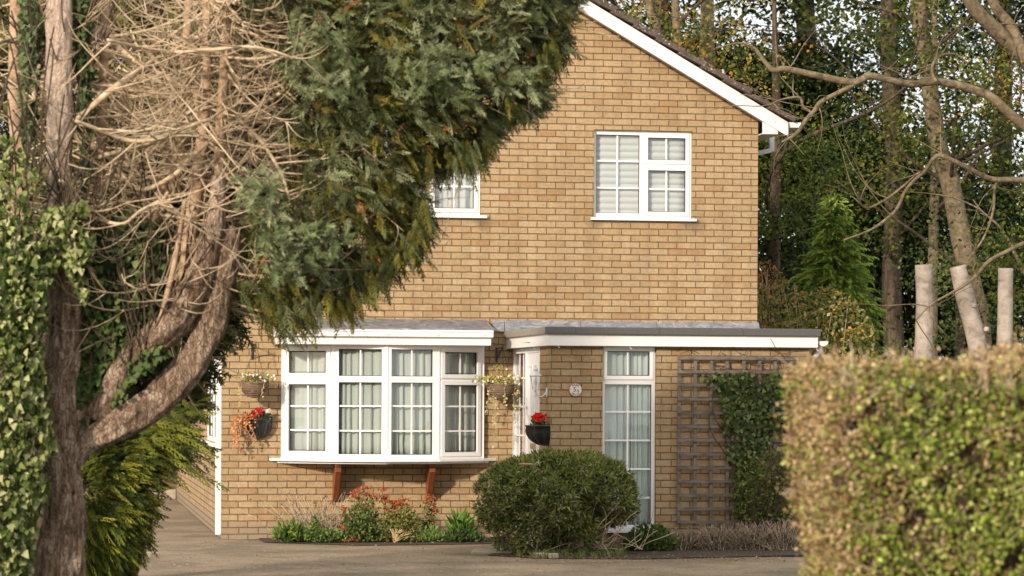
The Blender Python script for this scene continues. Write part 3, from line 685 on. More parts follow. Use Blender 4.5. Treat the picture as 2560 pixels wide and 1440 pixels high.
# timber brackets
for (ut, ub) in ((845, 842), (1080, 1080)):
    t = PY(ut, 1165, YW - .30); b = PY(ub, 1252, YW - 0.04); zt = bayz0 - 0.059
    m = MB(); m.box(t.x - .038, t.x + .038, YW - .36, YW - .002, zt - 0.035, zt)
    m.prism([(YW - .33, zt - .036), (YW - .36, zt - .09), (YW - .05, b.z), (YW - .003, b.z), (YW - .003, zt - .036)], t.x - .034, t.x + .034, lambda p, q, s: (s, p, q))
    m.build('timber_bracket', BRWOOD, bayo, bevel=0.006)
# curtains behind the bay
def inset(k, d): 
    return (pts[k].x + (0.06 if k == 0 else -0.06 if k == 4 else 0), pts[k].y + d - .06)
mid = ((pts[2].x), pts[2].y + .10)
cloth('curtain', [(pts[0].x + .03, pts[0].y + .10), inset(1, .15), mid], bayz0 + .01, bayz1 - .03, 13, .020, CURT, 'pale sage curtain behind the left half of the bay window', 11)
cloth('curtain', [(mid[0] + .005, mid[1]), inset(3, .15), (pts[4].x - .05, pts[4].y + .10)], bayz0 + .01, bayz1 - .03, 13, .020, CURT, 'pale sage curtain behind the right half of the bay window', 12)

# ---- side window of the left wall and its sill
T = TF((xL + 0.04, SW[0], SW[2]), EY, (-1, 0, 0)); ww, hh = SW[1] - SW[0], SW[3] - SW[2]
ls = []; k = 2
for i in range(k):
    a = 0.06 + i * (ww - .06) / k; b = a + (ww - .06) / k - .06
    ls.append((a, b, .06, hh - .06, 0, [a + (b - a) * q for q in (.33, .66)], [hh * .3, hh * .6]))
w3 = window('window', house, T, ww - .004, hh - .004, ls, 'narrow white window on the side wall behind the downpipe')
m = MB(); m.box(xL - 0.05, xL + 0.03, SW[0] - .05, SW[1] + .06, SW[2] - .04, SW[2] - .001); m.build('sill', UPVC, w3, bevel=0.004)
cloth('curtain', [(xL + 0.3, SW[0] - .05), (xL + 0.3, SW[1] + .05)], SW[2], SW[3], 12, .02, BLIND, 'white curtain behind the narrow window of the side wall', 21)

# ================================================================ flat-roofed extension (part of the house)
zFb = PY(1370, 864, YE - .10).z; zFt = PY(1370, 834.5, YE - .10).z; zTt = PY(1366, 816, YE - .14).z
TW = rectY(1504, 868, 1638, 1322, YE + RV)
g = MB(); Te = TF((0, YE, 0), EX, NY)
plate(g, xE0, xE1, -0.3, zFb + 0.05, [(TW[0], TW[1], TW[2], zFb + 0.0499)], -0.25, 0, Te); g.build('extension_front_wall', BRICK, house, uv=True)
g = MB(); g.box(xE1 - .25, xE1, YE + .255, YE + 5, -0.3, zFb + .05); g.build('extension_side_wall', BRICK, house, uv=True)
# porch side: brick pier, door and side light, all facing left
yP = PX(1349, 1000, xE0).y
g = MB(); g.box(xE0, xE0 + .11, YE + .255, yP, -0.3, zFb + .05); g.build('door_pier', BRICK, house, uv=True)
xD = xE0 + 0.01; yP = PX(1349, 1000, xD).y
A_ = Vector((xD, yP + .003, 0)); B_ = Vector((PY(1282, 1000, YW - .01).x, YW - .006, 0)); dir_ = (B_ - A_).normalized(); nD = Vector((-dir_.y, dir_.x, 0))
def along(u):
    d = ray(u, 1000); den = d.x * dir_.y - d.y * dir_.x; t = (A_.x * dir_.y - A_.y * dir_.x) / den; return (Vector((d.x * t, d.y * t, 0)) - A_).dot(dir_)
Td = TF(A_, dir_, nD); LD = (B_ - A_).length; a = along(1314)
fr = MB(); plate(fr, 0, LD, 0.04, zFb - .002, [(.05, a - .03, .12, zFb - .06), (a + .05, LD - .055, .12, zFb - .06)], -.07, 0, Td)
df = fr.build('porch_frame', UPVC, house, bevel=.004)
m = MB(); plate(m, a + .052, LD - .057, .122, zFb - .062, [], -.04, -.034, Td); m.build('pane', GLASS, df)
m = MB(); wS = LD - .055 - a - .05
for q in (.36, .68): plate(m, a + .05 + wS * q - .01, a + .05 + wS * q + .01, .122, zFb - .062, [], -.033, -.027, Td)
for v in (945, 1016, 1088, 1160):
    z = PX(1300, v, xD - .03).z
    plate(m, a + .052, LD - .057, z - .011, z + .011, [], -.026, -.021, Td)
m.build('glazing_bars', UPVC, df)
dr = MB(); plate(dr, .052, a - .032, .122, zFb - .062, [], -.05, -.012, Td); door = dr.build('front_door', UPVC, house, bevel=.004); door['label'] = 'white panelled front door on the left side of the porch'
wD = a - .084
for (z0, z1) in ((.30, .62), (.68, 1.0), (1.42, zFb - .2)):
    for (q0, q1) in ((.12, .46), (.54, .88)): m = MB(); ring(m, .052 + wD * q0, .052 + wD * q1, z0, z1, .025, -.012, -.002, Td); m.build('panel', UPVC, door)
m = MB(); z = PX(1312, 1015, xD).z; plate(m, a - .075, a - .045, z - .1, z + .1, [], -.011, .004, Td); m.bar(Td(a - .06, .005, z), Td(a - .06, .05, z), .014); m.bar(Td(a - .06, .045, z), Td(a - .17, .045, z), .014); m.build('handle', PIPE, door)
m = MB(); z = 1.06; plate(m, .052 + wD * .3, .052 + wD * .7, z, z + .06, [], -.011, -.004, Td); m.build('letter_plate', plain('brass_plate', (.5, .38, .16), .35, .1, metal=.6), door)
g = MB(); g.box(xE0 + .30, xE0 + 1.6, YE + 1.0, YE + 1.02, 0, zFb); g.box(xE0 + .3, xE0 + 1.6, YE + .3, YW, 0.0, .04); g.build('porch_inner_wall', plain('porch_plaster', (.42, .30, .18), .9), house)
# roof deck, fascias, felt drip
xF0 = PY(1370, 850, YE - .10).x; xF1 = PY(2045, 860, YE - .10).x; xT0 = PY(1365.5, 825, YE - .14).x; xT1 = PY(2052.5, 830, YE - .14).x
m = MB(); m.box(xF0, xF1, YE - .10, YE - .075, zFb, zFt); m.build('fascia', UPVC2, house, bevel=.003)
xFw = PY(1266, 860, YW - .01).x; xTw = PY(1260, 840, YW - .01).x
m = MB(); m.prism([(xF0, YE - .0745), (xF0 + .025, YE - .0745), (xFw + .025, YW - .004), (xFw, YW - .004)], zFb, zFt, lambda p, q, t: (p, q, t)); m.build('fascia', UPVC2, house, bevel=.003)
m = MB(); m.box(xF0 + .026, xF1 - .03, YE - .074, YW - .004, zFb + .055, zFb + .065); m.box(xFw + .03, xF0 + .0255, YE + .8, YW - .004, zFb + .056, zFb + .064); m.build('soffit', UPVC2, house)
m = MB(); m.box(xF0 + .03, xF1 - .02, YE - .07, YW - .005, zFt - .01, zTt - .03); m.box(xR + .01, xF1 - .02, YW - .004, YE + 5, zFt - .01, zTt - .03); m.build('flat_roof', FELT, house)
m = MB(); xs_ = [xT0, PY(1434, 830, YE).x, PY(1643, 830, YE).x, PY(1850, 830, YE).x, xT1]
for i in range(4): m.box(xs_[i] + .001, xs_[i + 1] + .001, YE - .14 - .002 * (i % 2), YE - .06, zFt - .004, zTt - .002 * (i % 2))
m.build('felt_drip', FELT, house, bevel=.008)
XT = lambda y: xT0 + (xTw - xT0) * (y - YE + .14) / (YW - YE + .14)
m = MB(); ys_ = [YE - .0595, YE + .75, YE + 1.7, YW - .02]
for i in range(3): e_ = .002 * (i % 2); y0, y1 = ys_[i], ys_[i + 1] - .002; m.prism([(XT(y0) - e_, y0), (XT(y0) + .06, y0), (XT(y1) + .06, y1), (XT(y1) - e_, y1)], zFt - .004, zTt - .002, lambda p, q, t: (p, q, t))
m.build('felt_drip', FELTL, house, bevel=.006)
m = MB(); m.box(xT1 - .08, xT1, YE - .0595, YE + 5, zFt - .004, zTt - .003); m.build('felt_drip', FELT, house, bevel=.006)
# half-round gutter end and downpipe at the right of the extension
gc = PY(2058, 853, YE - .05); m = MB()
arc = [(gc.x + .058 * math.cos(a), gc.z + .058 * math.sin(a)) for a in np.linspace(math.pi, 2 * math.pi, 13)]
m.prism(arc, YE - .055, YE - .05, lambda p, q, t: (p, t, q))
arc2 = [(gc.x + .054 * math.cos(a), gc.z + .054 * math.sin(a)) for a in np.linspace(2 * math.pi, math.pi, 13)]
m.prism(arc + arc2, YE - .049, YE + 5, lambda p, q, t: (p, t, q)); m.build('gutter', PIPE, house)
m = MB(); m.tube([(gc.x, YE + .1, gc.z - .05), (gc.x, YE + .1, gc.z - .1), (xE1 + .05, YE + .1, gc.z - .22), (xE1 + .05, YE + .1, .05)], .033, 10); m.build('downpipe', PIPE, house, smooth=True)
for u, v in ((1395, 866), (1575, 869), (2042, 874)):
    m = MB(); p = PY(u, v, YE - .085); m.tube([p + Vector((0, 0, .012)), p, p + Vector((.012, 0, -.016)), p + Vector((.022, 0, -.004))], .0035, 6); m.build('light_hook', UPVC, house)
for u, v in ((1271, 874), (1304, 871), (1335, 869)):
    m = MB(); p = PX(u, v, xF0 - .01); m.tube([p + Vector((0, 0, .012)), p, p + Vector((0, .012, -.016)), p + Vector((0, .02, -.004))], .0035, 6); m.build('light_hook', UPVC, house)
# tall window
LT = [(1519.5, 880, 1622, 937.5, .05, [1569.5], []), (1511.5, 961, 1628, 1312, 0, [1569.5], [1029.5, 1101, 1172.5, 1244.5])]
T = TF((TW[0], YE + RV, TW[2]), EX, NY)
w4 = window('window', house, T, TW[1] - TW[0] - .004, zFb - TW[2] - .001, lights_from(LT, YE + RV, TW[0], TW[2]), 'tall narrow window with duck egg curtains beside the trellis')
m = MB(); m.box(TW[0] - .02, TW[1] + .02, YE - .05, YE + .04, TW[2] - .04, TW[2] - .001); m.build('sill', UPVC, w4, bevel=.004)
cloth('curtain', [(TW[0] - .02, YE + .13), ((TW[0] + TW[1]) / 2 + .03, YE + .13)], TW[2], zFb, 4, .018, CURT2, 'left duck egg curtain behind the tall narrow window', 31)
cloth('curtain', [((TW[0] + TW[1]) / 2 + .03, YE + .15), (TW[1] + .02, YE + .13)], TW[2], zFb, 5, .018, CURT2, 'right duck egg curtain behind the tall narrow window', 32)

# ================================================================ GROUND
def sheet(name, pts, z, mat_, label=None):
    me = bpy.data.meshes.new(name); me.from_pydata([(p[0], p[1], z) for p in pts], [], [tuple(range(len(pts)))]); me.update()
    if me.polygons[0].normal.z < 0: me.flip_normals()
    return tag(link(name, me, mat_), kind='structure')
sheet('ground', [(-400, -60), (500, -60), (500, 900), (-400, 900)], -0.012, GRASS)
sheet('driveway', [(-1.5, 20.5), (30, 18), (30, 28.35), (xE0 - .3, 27.4), (5.0, 30.3), (xL + .6, 30.9), (xL + .05, YW - .02), (xL - .02, YW + .02), (xL - .02, YB + .3), (-.6, YB + .3), (-1.6, 30)], -0.004, ASPH)
p = [PZ(u, v, 0) for u, v in ((660, 1356), (900, 1364), (1215, 1360))]
sheet('flower_bed', [(p[0].x, p[0].y), (p[1].x, p[1].y), (p[2].x, p[2].y), (xE0 - .05, 30.4), (xE0 - .05, YW - .01), (p[0].x, YW - .01)], 0.003, SOIL)
q = [PZ(u, v, 0) for u, v in ((1215, 1388), (1340, 1396), (1600, 1398), (1975, 1390))]
sheet('soil_border', [(a_.x, a_.y) for a_ in q] + [(q[3].x + 3, q[3].y + .1), (q[3].x + 3, YE - .01), (xE0 - .3, YE - .01)], 0.006, SOIL)

# ================================================================ FOREGROUND CYPRESSES, IVY AND THEIR STEMS (left)
def pth(pxs, Y, k=6):
    """px list (u,v,width px[,dy]) -> smooth 3d path + radii at distance Y"""
    P = [np.array([*PY(q[0], q[1], Y + (q[3] if len(q) > 3 else 0)), q[2] / 2 * px_at(Y)]) for q in pxs]
    S = spline(P, k); return [Vector(s[:3]) for s in S], [max(0.0015, s[3]) for s in S]
from mathutils import noise as mnoise
def rough_tube(mb, pxs, Y, n=14, k=6, rough=0.06, seed=0):
    pts, rad = pth(pxs, Y, k); s0 = len(mb.v); mb.tube(pts, rad, n); g = np.random.default_rng(seed)
    lob = g.normal(0, 1, (n,)); m = len(pts)
    if n >= 24:     # fluted, knotty old wood
        for i in range(m):
            c = pts[i]
            for j in range(n):
                q = Vector(mb.v[s0 + i * n + j]); a = 2 * math.pi * j / n
                rdg = abs(mnoise.noise(Vector((math.cos(a) * 2.2 + seed, math.sin(a) * 2.2, i * .045)))) * 2 + .6 * mnoise.noise(Vector((math.cos(a) * 4.5, math.sin(a) * 4.5 + seed, i * .10))) + .35 * mnoise.noise(Vector((math.cos(a) * 9, math.sin(a) * 9 + seed, i * .25)))
                mb.v[s0 + i * n + j] = tuple(c + (q - c) * (.90 + rough * 2.6 * rdg))
        return pts, rad
    for i in range(m):
        c = pts[i]
        for j in range(n):
            q = Vector(mb.v[s0 + i * n + j]); f = 1 + rough * (lob[j] + 0.6 * math.sin(i * .7 + j * 2.1)) ; mb.v[s0 + i * n + j] = tuple(c + (q - c) * f)
    return pts, rad
def walk(g, p, d, L, n, curl=0.25, grav=0.0, up=0.0):
    P = [np.array(p, float)]; d = np.array(d, float); d /= np.linalg.norm(d); w = g.normal(0, curl, 3)
    for i in range(n):
        w = w * .7 + g.normal(0, curl, 3) * .45
        d = d + w * .35 + np.array([0, 0, -grav + up * (i / n) * 2]); d /= np.linalg.norm(d); P.append(P[-1] + d * L / n)
    return P
YT = 19.0
tree = empty('cypress_tree', PY(150, 1440, YT), 'big old cypress with split leaning limbs and dark green crown hanging before the house', 'tree')
tree.location.z = 0
b0 = PY(140, 1440, YT)
k0 = 1 / px_at(YT)
vg = HZ + ZC * k0        # photo row of the ground at that distance
m = MB()
rough_tube(m, [(120, vg + 20, 190), (125, vg - 60, 150), (140, 1420, 132), (160, 1300, 108), (158, 1200, 92), (150, 1080, 88), (152, 950, 80), (160, 820, 80), (158, 740, 74), (150, 600, 66), (148, 450, 60), (150, 300, 62), (148, 150, 64), (148, 0, 66), (150, -120, 62), (160, -260, 54)], YT, 40, 16, .07, 3)
m.build('trunk', BARK_CON, tree, smooth=True)
m = MB(); rough_tube(m, [(160, 1180, 50), (215, 1110, 62), (300, 1062, 74), (390, 1005, 80), (460, 935, 80), (510, 850, 74), (540, 760, 70), (556, 680, 70), (574, 610, 66), (586, 580, 48), (592, 570, 20)], YT, 36, 14, .08, 5)
m.build('limb', BARK_CON, tree, smooth=True)
m = MB(); rough_tube(m, [(240, 1050, 60, .15), (305, 930, 72, .12), (370, 860, 76, .05), (440, 800, 76), (485, 735, 74), (513, 650, 68), (536, 570, 50), (543, 500, 36), (545, 440, 34)], YT - .05, 36, 14, .08, 6)
m.build('limb', BARK_CON, tree, smooth=True)
stems = [([(262, -60, 16), (262, 60, 22), (257, 250, 24), (250, 430, 26), (246, 600, 32), (240, 720, 36), (232, 860, 38), (222, 960, 36), (200, 1080, 34), (170, 1190, 30)], .25),
         ([(476, -60, 18), (470, 60, 22), (464, 180, 28), (456, 300, 32), (448, 400, 38), (420, 470, 42), (375, 545, 46), (335, 640, 50), (310, 760, 52), (295, 860, 52), (300, 930, 40)], .45),
         ([(512, -60, 14), (516, 80, 18), (518, 200, 26), (508, 320, 28), (490, 480, 34), (472, 620, 38), (455, 760, 36)], .12),
         ([(572, -60, 18), (566, 60, 22), (558, 200, 24), (550, 340, 26), (548, 460, 28)], .0),
         ([(462, 500, 10), (440, 640, 13), (412, 760, 15), (395, 840, 16)], -.1)]
STEM = []
for pxs, dy in stems:
    m = MB(); pp, rr = rough_tube(m, pxs, YT + dy, 12, 5, .04, len(STEM)); st_ = m.build('stem', BARK_STEM, tree, smooth=True); STEM.append((st_, pp, rr))
P0 = PY(45, 1400, YT + .5); e = empty('cypress_tree', (P0.x, P0.y, 0), 'leftmost slim cypress trunk wrapped in ivy at the picture edge', 'tree')
m = MB(); pp, rr = rough_tube(m, [(45, -60, 34), (42, 60, 36), (38, 250, 38), (50, 420, 42), (45, 700, 50), (40, 1000, 60), (30, 1440, 70), (30, 1620, 80)], YT + .5, 12, 5, .05, 9); m.build('trunk', BARK_STEM, e, smooth=True); STEM.append((e, pp, rr))

# ---- dead branches: traced main ones on the old tree, grown ones on every stem
TR = [[(160, 28, 16), (215, 72, 15), (262, 92, 14), (335, 150, 13), (430, 200, 11), (505, 255, 9), (600, 330, 7), (700, 400, 5)],
      [(540, 15, 6), (505, 85, 8), (400, 142, 10), (340, 182, 15), (270, 232, 16), (205, 288, 13), (168, 312, 11)],
      [(786, 182, 8), (690, 240, 10), (600, 298, 11), (540, 340, 12), (470, 402, 12), (430, 442, 12), (352, 474, 11), (302, 432, 9), (288, 388, 7)],
      [(188, 302, 9), (262, 330, 10), (330, 352, 11), (400, 345, 11), (455, 322, 11), (520, 300, 8)],
      [(250, 262, 9), (330, 268, 10), (400, 302, 9), (455, 332, 8), (560, 352, 6)],
      [(175, 500, 9), (200, 470, 10), (232, 402, 11), (330, 372, 10), (400, 352, 9), (520, 300, 7), (590, 250, 5)],
      [(590, 298, 9), (628, 332, 10), (640, 402, 9), (692, 482, 8), (690, 560, 6)],
      [(600, 300, 10), (652, 352, 9), (702, 432, 8), (724, 500, 5)],
      [(150, 450, 9), (195, 490, 11), (205, 530, 9), (300, 560, 8), (350, 528, 8), (400, 500, 6)],
      [(270, 100, 8), (350, 118, 9), (440, 130, 8), (520, 124, 8), (640, 118, 6), (740, 150, 4)],
      [(300, 215, 9), (360, 236, 10), (440, 226, 9), (560, 230, 8), (690, 222, 6)],
      [(560, 45, 5), (610, 110, 6), (660, 175, 7), (740, 250, 5)],
      [(640, 400, 7), (662, 450, 9), (680, 480, 9), (690, 530, 7)],
      [(420, 480, 8), (395, 530, 8), (450, 545, 7), (500, 560, 5)],
      [(120, 20, 8), (90, 80, 10), (82, 150, 12), (85, 250, 9)],
      [(0, 100, 9), (60, 110, 9), (120, 130, 7), (200, 140, 5)]]
m = MB(); g = np.random.default_rng(31)
majors = []
for t in TR:
    dy = g.uniform(-.5, .3); amp = g.uniform(.1, .35); n = len(t)
    t = [(q[0], q[1], q[2] * 1.05, dy + amp * math.sin(i * 1.1)) for i, q in enumerate(t)]
    pts_, rad_ = pth(t, YT, 7); m.tube(pts_, rad_, 8); majors.append((pts_, rad_))
m.build('bare_branches', BARK_DEAD, tree, smooth=True)
def twigs(mb, roots, n, L0, L1, r, g, up=.15, sub=3, zmin=-1e9, bias=(0, 0, 0)):
    for i in range(n):
        pts_, rad_ = roots[g.integers(len(roots))]; j = int(g.integers(1, len(pts_))); p = np.array(pts_[j])
        if p[2] < zmin: continue
        az = g.uniform(0, 2 * math.pi); d = np.array([math.cos(az), math.sin(az) * .7, g.normal(.0, .35)]) + np.array(bias)
        L = g.uniform(L0, L1); ns = 7; W = walk(g, p, d, L, ns, .24, .05, up); rr = [r * (1.15 - .9 * k / ns) for k in range(ns + 1)]
        S = spline(W, 2); mb.tube([Vector(q) for q in S], list(np.interp(np.linspace(0, 1, len(S)), np.linspace(0, 1, ns + 1), rr)), 5, False)
        for s_ in range(sub):
            k = int(g.integers(2, ns)); d2 = W[k + 0] - W[k - 1] + g.normal(0, .07, 3) * 1.0; W2 = walk(g, W[k], d2, L * g.uniform(.3, .6), 5, .3, .02, up)
            mb.tube([Vector(q) for q in W2], [r * .5 * (1.1 - .85 * q / 5) for q in range(6)], 4, False)
m = MB(); twigs(m, majors, 200, .3, .9, .0065, np.random.default_rng(41), .16, 3, bias=(.25, 0, .1)); m.build('twigs', BARK_DEAD, tree, smooth=True)
for si, (e, pp, rr) in enumerate(STEM):
    if si == 4: continue
    g = np.random.default_rng(50 + si); m = MB()
    twigs(m, [(pp, rr)], [60, 85, 80, 45, 0, 40][si], .45, [1.15, 1.25, 1.1, .8, 0, .9][si], .0095, g, .20, 4, zmin=2.2 if si < 5 else 2.6, bias=([.2, .1, .15, -.1, 0, .1][si], 0, -.30)); m.build('dead_twigs', BARK_DEAD, e, smooth=True)

# ---- cypress sprays
SPR = [spray_template(8, .60, .35, 3, .030, s) for s in (1, 2)]
SPD = [spray_template(10, .40, .5, 2, .020, s) for s in (3, 4)]
def sprays(name, parent, P, D, Nn, L, cols, tmpl, mat_=NEEDLE):
    n = len(P); obs = []
    h = RNG.random(n) < .5
    M = frames(D, Nn, L)
    t = tmpl[0]
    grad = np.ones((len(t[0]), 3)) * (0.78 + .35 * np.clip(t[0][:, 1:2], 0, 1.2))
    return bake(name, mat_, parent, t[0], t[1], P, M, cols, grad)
CROWN = [(560, -150), (1460, -150), (1445, 20), (1412, 75), (1422, 118), (1395, 150), (1352, 195), (1372, 250), (1335, 295), (1270, 295), (1242, 345), (1215, 390), (1190, 422), (1120, 410), (1075, 430), (1050, 480), (1065, 540), (1025, 580), (1050, 620), (980, 655), (950, 700), (900, 735), (870, 755), (830, 770), (780, 750), (740, 780), (700, 800), (680, 780), (640, 770), (640, 730), (590, 730), (580, 690), (640, 680), (612, 640), (590, 560), (640, 505), (700, 470), (745, 380), (690, 330), (720, 250), (690, 150), (610, 80), (560, 20)]
P, d, h = fill_poly(CROWN, YT + .15, 12500, 1.0, 1.0)
kp = lump(P, 5.5, .7) > -.38; P, d, h = P[kp], d[kp], h[kp]
c0 = np.array(PY(780, 200, YT + .2)); D = unit(P - c0) * .5 + rnd(len(P), .55) + np.array([.25, -.3, -.2]); Nn = rnd(len(P), .6) + np.array([-.3, -.5, .6])
low = np.clip(((c0[2] + .1) - P[:, 2]) / 1.6, 0, 1)
front = np.clip((YT + .15 - P[:, 1]) / np.maximum(h, .05), -1, 1)
blue = np.array([[.125, .145, .062], [.085, .10, .035], [.25, .27, .14], [.035, .045, .012]]); olive = np.array([[.12, .115, .018], [.08, .085, .014], [.19, .155, .03], [.035, .042, .008]])
tone = lump(P, 4.0, 2.2); iso = RNG.random(len(P)) < np.clip(.20 + .45 * low - .35 * tone, .03, .95)
cols = np.where(iso[:, None], olive[RNG.integers(0, 4, len(P))], blue[RNG.integers(0, 4, len(P))]) * (1 + RNG.normal(0, .15, (len(P), 1)))
dead = RNG.random(len(P)) < .025; cols[dead] = [.30, .12, .04]
Ls = RNG.uniform(.09, .21, len(P)) * np.clip(.5 + d * 3, .5, 1)
hf = RNG.random(len(P)) < .5
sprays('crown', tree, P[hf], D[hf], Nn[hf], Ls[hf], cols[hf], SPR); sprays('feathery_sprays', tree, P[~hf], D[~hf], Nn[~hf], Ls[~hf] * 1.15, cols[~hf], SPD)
for poly_, n_ in (([(600, 430), (650, 395), (700, 470), (690, 545), (640, 560), (600, 500)], 70), ([(640, 540), (720, 540), (860, 570), (850, 620), (760, 680), (690, 690), (640, 640)], 170), ([(700, 60), (760, 30), (860, 90), (900, 200), (800, 260), (720, 200)], 90), ([(980, 110), (1200, 120), (1330, 160), (1330, 240), (1150, 260), (1000, 200)], 130)):
    q_, d_, h_ = fill_poly(poly_, YT - .75, n_, .25, .5); n_ = len(q_)
    sprays('outer_sprays', tree, q_, rnd(n_, .5) + np.array([.2, -.4, -.1]), rnd(n_, .5) + np.array([-.3, -.6, .6]), RNG.uniform(.09, .18, n_), pick([(.17, .20, .09), (.11, .14, .05), (.25, .27, .14)], n_, .2), SPR)
# drooping fringes along the lower edges of the crown
fr = [(640, 770, 700, 820), (690, 810, 780, 790), (760, 780, 860, 770), (850, 760, 930, 720), (920, 720, 990, 660), (980, 650, 1050, 610), (1030, 560, 1070, 530), (1060, 420, 1120, 410), (1120, 410, 1200, 380), (1250, 290, 1340, 245), (590, 740, 640, 730), (640, 690, 700, 760), (1340, 190, 1400, 120), (1040, 620, 1065, 540), (1180, 390, 1225, 340)]
Pf = []
for u0, v0, u1, v1 in fr:
    for i in range(46):
        t = random.random(); Pf.append(PY(u0 + (u1 - u0) * t, v0 + (v1 - v0) * t + random.uniform(-60, 5), YT + random.uniform(-.6, .6)))
Pf = np.array(Pf); n = len(Pf)
sprays('hanging_sprays', tree, Pf, np.array([.35, -.1, -1.0]) + rnd(n, .28), np.array([-.2, -1, .1]) + rnd(n, .3), RNG.uniform(.10, .24, n), pick(np.concatenate([olive, blue[:2]]), n, .25), SPD)
# boughs inside the crown
m = MB(); g = np.random.default_rng(77)
for (a, b) in (((560, 40), (1380, 60)), ((590, 120), (1330, 230)), ((600, 300), (1180, 400)), ((620, 330), (1020, 620)), ((590, 590), (820, 760)), ((600, 560), (980, 480)), ((640, 60), (1180, 250))):
    pp_, rr_ = pth([(a[0], a[1], 16), ((a[0] * 2 + b[0]) / 3, (a[1] * 2 + b[1]) / 3 - 20, 13, .1), ((a[0] + b[0] * 2) / 3, (a[1] + b[1] * 2) / 3 - 12, 9, -.1), (b[0], b[1], 4)], YT + .1, 8); m.tube(pp_, rr_, 7); twigs(m, [(pp_, rr_)], 26, .25, .7, .006, g, .05, 3, bias=(.3, 0, -.2))
m.build('boughs', BARK_DEAD, tree, smooth=True)

# ---- dense olive and brown interior of the conifers behind the bare stems
def conifer_mass(label, poly, Y, n, thick, pal, size, seed, droop=-.5, name='cypress_tree', trunkpx=None, extra_twigs=0, group=None):
    global RNG
    P, d, h = fill_poly(poly, Y, n, thick, .9); base = PY(110 if Y < 22 else 150, 1300, Y)
    e = empty(name, (base.x, Y, 0), label, 'tree', group)
    D = rnd(n, .5) + np.array([0.1, -.5, droop]); Nn = rnd(n, .4) + np.array([-.3, -.6, .6])
    sprays('crown', e, P, D, Nn, RNG.uniform(size * .7, size * 1.3, n), pick(pal, n, .25), SPR)
    m = MB(); r0 = .13; m.tube([(base.x, Y, -.2), (base.x + .03, Y, 1.5), (base.x - .02, Y + .05, 3.2), (base.x, Y, max(q[1] for q in plane_poly(poly, Y)) - .3)], [r0, r0 * .85, r0 * .6, .03], 10); m.build('trunk', BARK_DARK, e, smooth=True)
    if extra_twigs:
        m = MB(); g = np.random.default_rng(seed)
        for i in range(extra_twigs):
            q = P[g.integers(n)]; W = walk(g, q + np.array([0, -.4, 0]), [g.normal(.2, .8), g.normal(0, .4), g.normal(0, .5)], g.uniform(.5, 1.5), 7, .45, .06, .14); S = spline(W, 2)
            m.tube([Vector(s) for s in S], list(np.linspace(.009, .002, len(S))), 5, False)
        m.build('dead_twigs', BARK_DEAD, e, smooth=True)
    return e
pal_ol = [(.16, .14, .05), (.11, .11, .035), (.20, .17, .07), (.24, .16, .09), (.07, .08, .03)]
conifer_mass('olive brown cypress interior seen behind the bare stems', [(150, -160), (820, -160), (800, 200), (760, 420), (600, 560), (560, 700), (440, 760), (200, 720), (120, 400)], 21.6, 4200, .8, pal_ol, .30, 5, extra_twigs=420)
conifer_mass('yellow green cypress at the far left edge behind the ivied stem', [(-260, -160), (180, -160), (200, 500), (220, 900), (-260, 1000)], 22.6, 2600, .7, [(.22, .20, .05), (.15, .15, .04), (.10, .11, .03), (.22, .17, .09)], .3, 6, extra_twigs=160)
conifer_mass('dark green cypress filling the gap below the leaning limb', [(160, 600), (560, 560), (600, 780), (520, 860), (500, 960), (440, 1060), (300, 1130), (160, 1150)], 24.0, 2200, .8, [(.05, .075, .03), (.08, .09, .03), (.12, .11, .04)], .28, 7)
# golden green cypress shrub under the leaning limb
SH = [(205, 1160), (250, 1105), (320, 1075), (380, 1045), (430, 1010), (480, 1000), (490, 1040), (470, 1080), (430, 1110), (390, 1155), (360, 1200), (350, 1250), (330, 1290), (335, 1330), (310, 1380), (285, 1430), (270, 1470), (180, 1480), (150, 1300)]
YS = 22.5; sh = empty('cypress_shrub', (PY(260, 1400, YS).x, YS, 0), 'golden green cypress shrub spreading under the leaning limb', 'shrub')
P, d, h = fill_poly(SH, YS, 3600, .75, .9); P = P[lump(P, 5, 1.1) > -.3]; n = len(P); cS = np.array(PY(230, 1250, YS))
D = unit(P - cS) * .7 + rnd(n, .25) + np.array([.35, -.3, -.15]); Nn = rnd(n, .3) + np.array([-.4, -.5, .7])
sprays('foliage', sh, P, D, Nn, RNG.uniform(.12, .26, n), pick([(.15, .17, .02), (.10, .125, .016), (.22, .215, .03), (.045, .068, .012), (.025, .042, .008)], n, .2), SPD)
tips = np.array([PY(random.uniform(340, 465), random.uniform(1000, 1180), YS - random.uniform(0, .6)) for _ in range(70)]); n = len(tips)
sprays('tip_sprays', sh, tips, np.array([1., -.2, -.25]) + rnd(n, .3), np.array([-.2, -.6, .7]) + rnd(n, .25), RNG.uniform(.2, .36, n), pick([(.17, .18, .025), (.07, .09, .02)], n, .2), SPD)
m = MB(); g = np.random.default_rng(9)
for i in range(14):
    W = walk(g, [sh.location.x + g.uniform(-.2, .3), YS + g.uniform(-.2, .2), -.05], [g.normal(.0, .25), g.normal(.1, .25), 1], 1.0, 8, .2, .0); m.tube([Vector(q) for q in W], list(np.linspace(.03, .006, 9)), 6)
m.build('stems', BARK_DARK, sh, smooth=True)

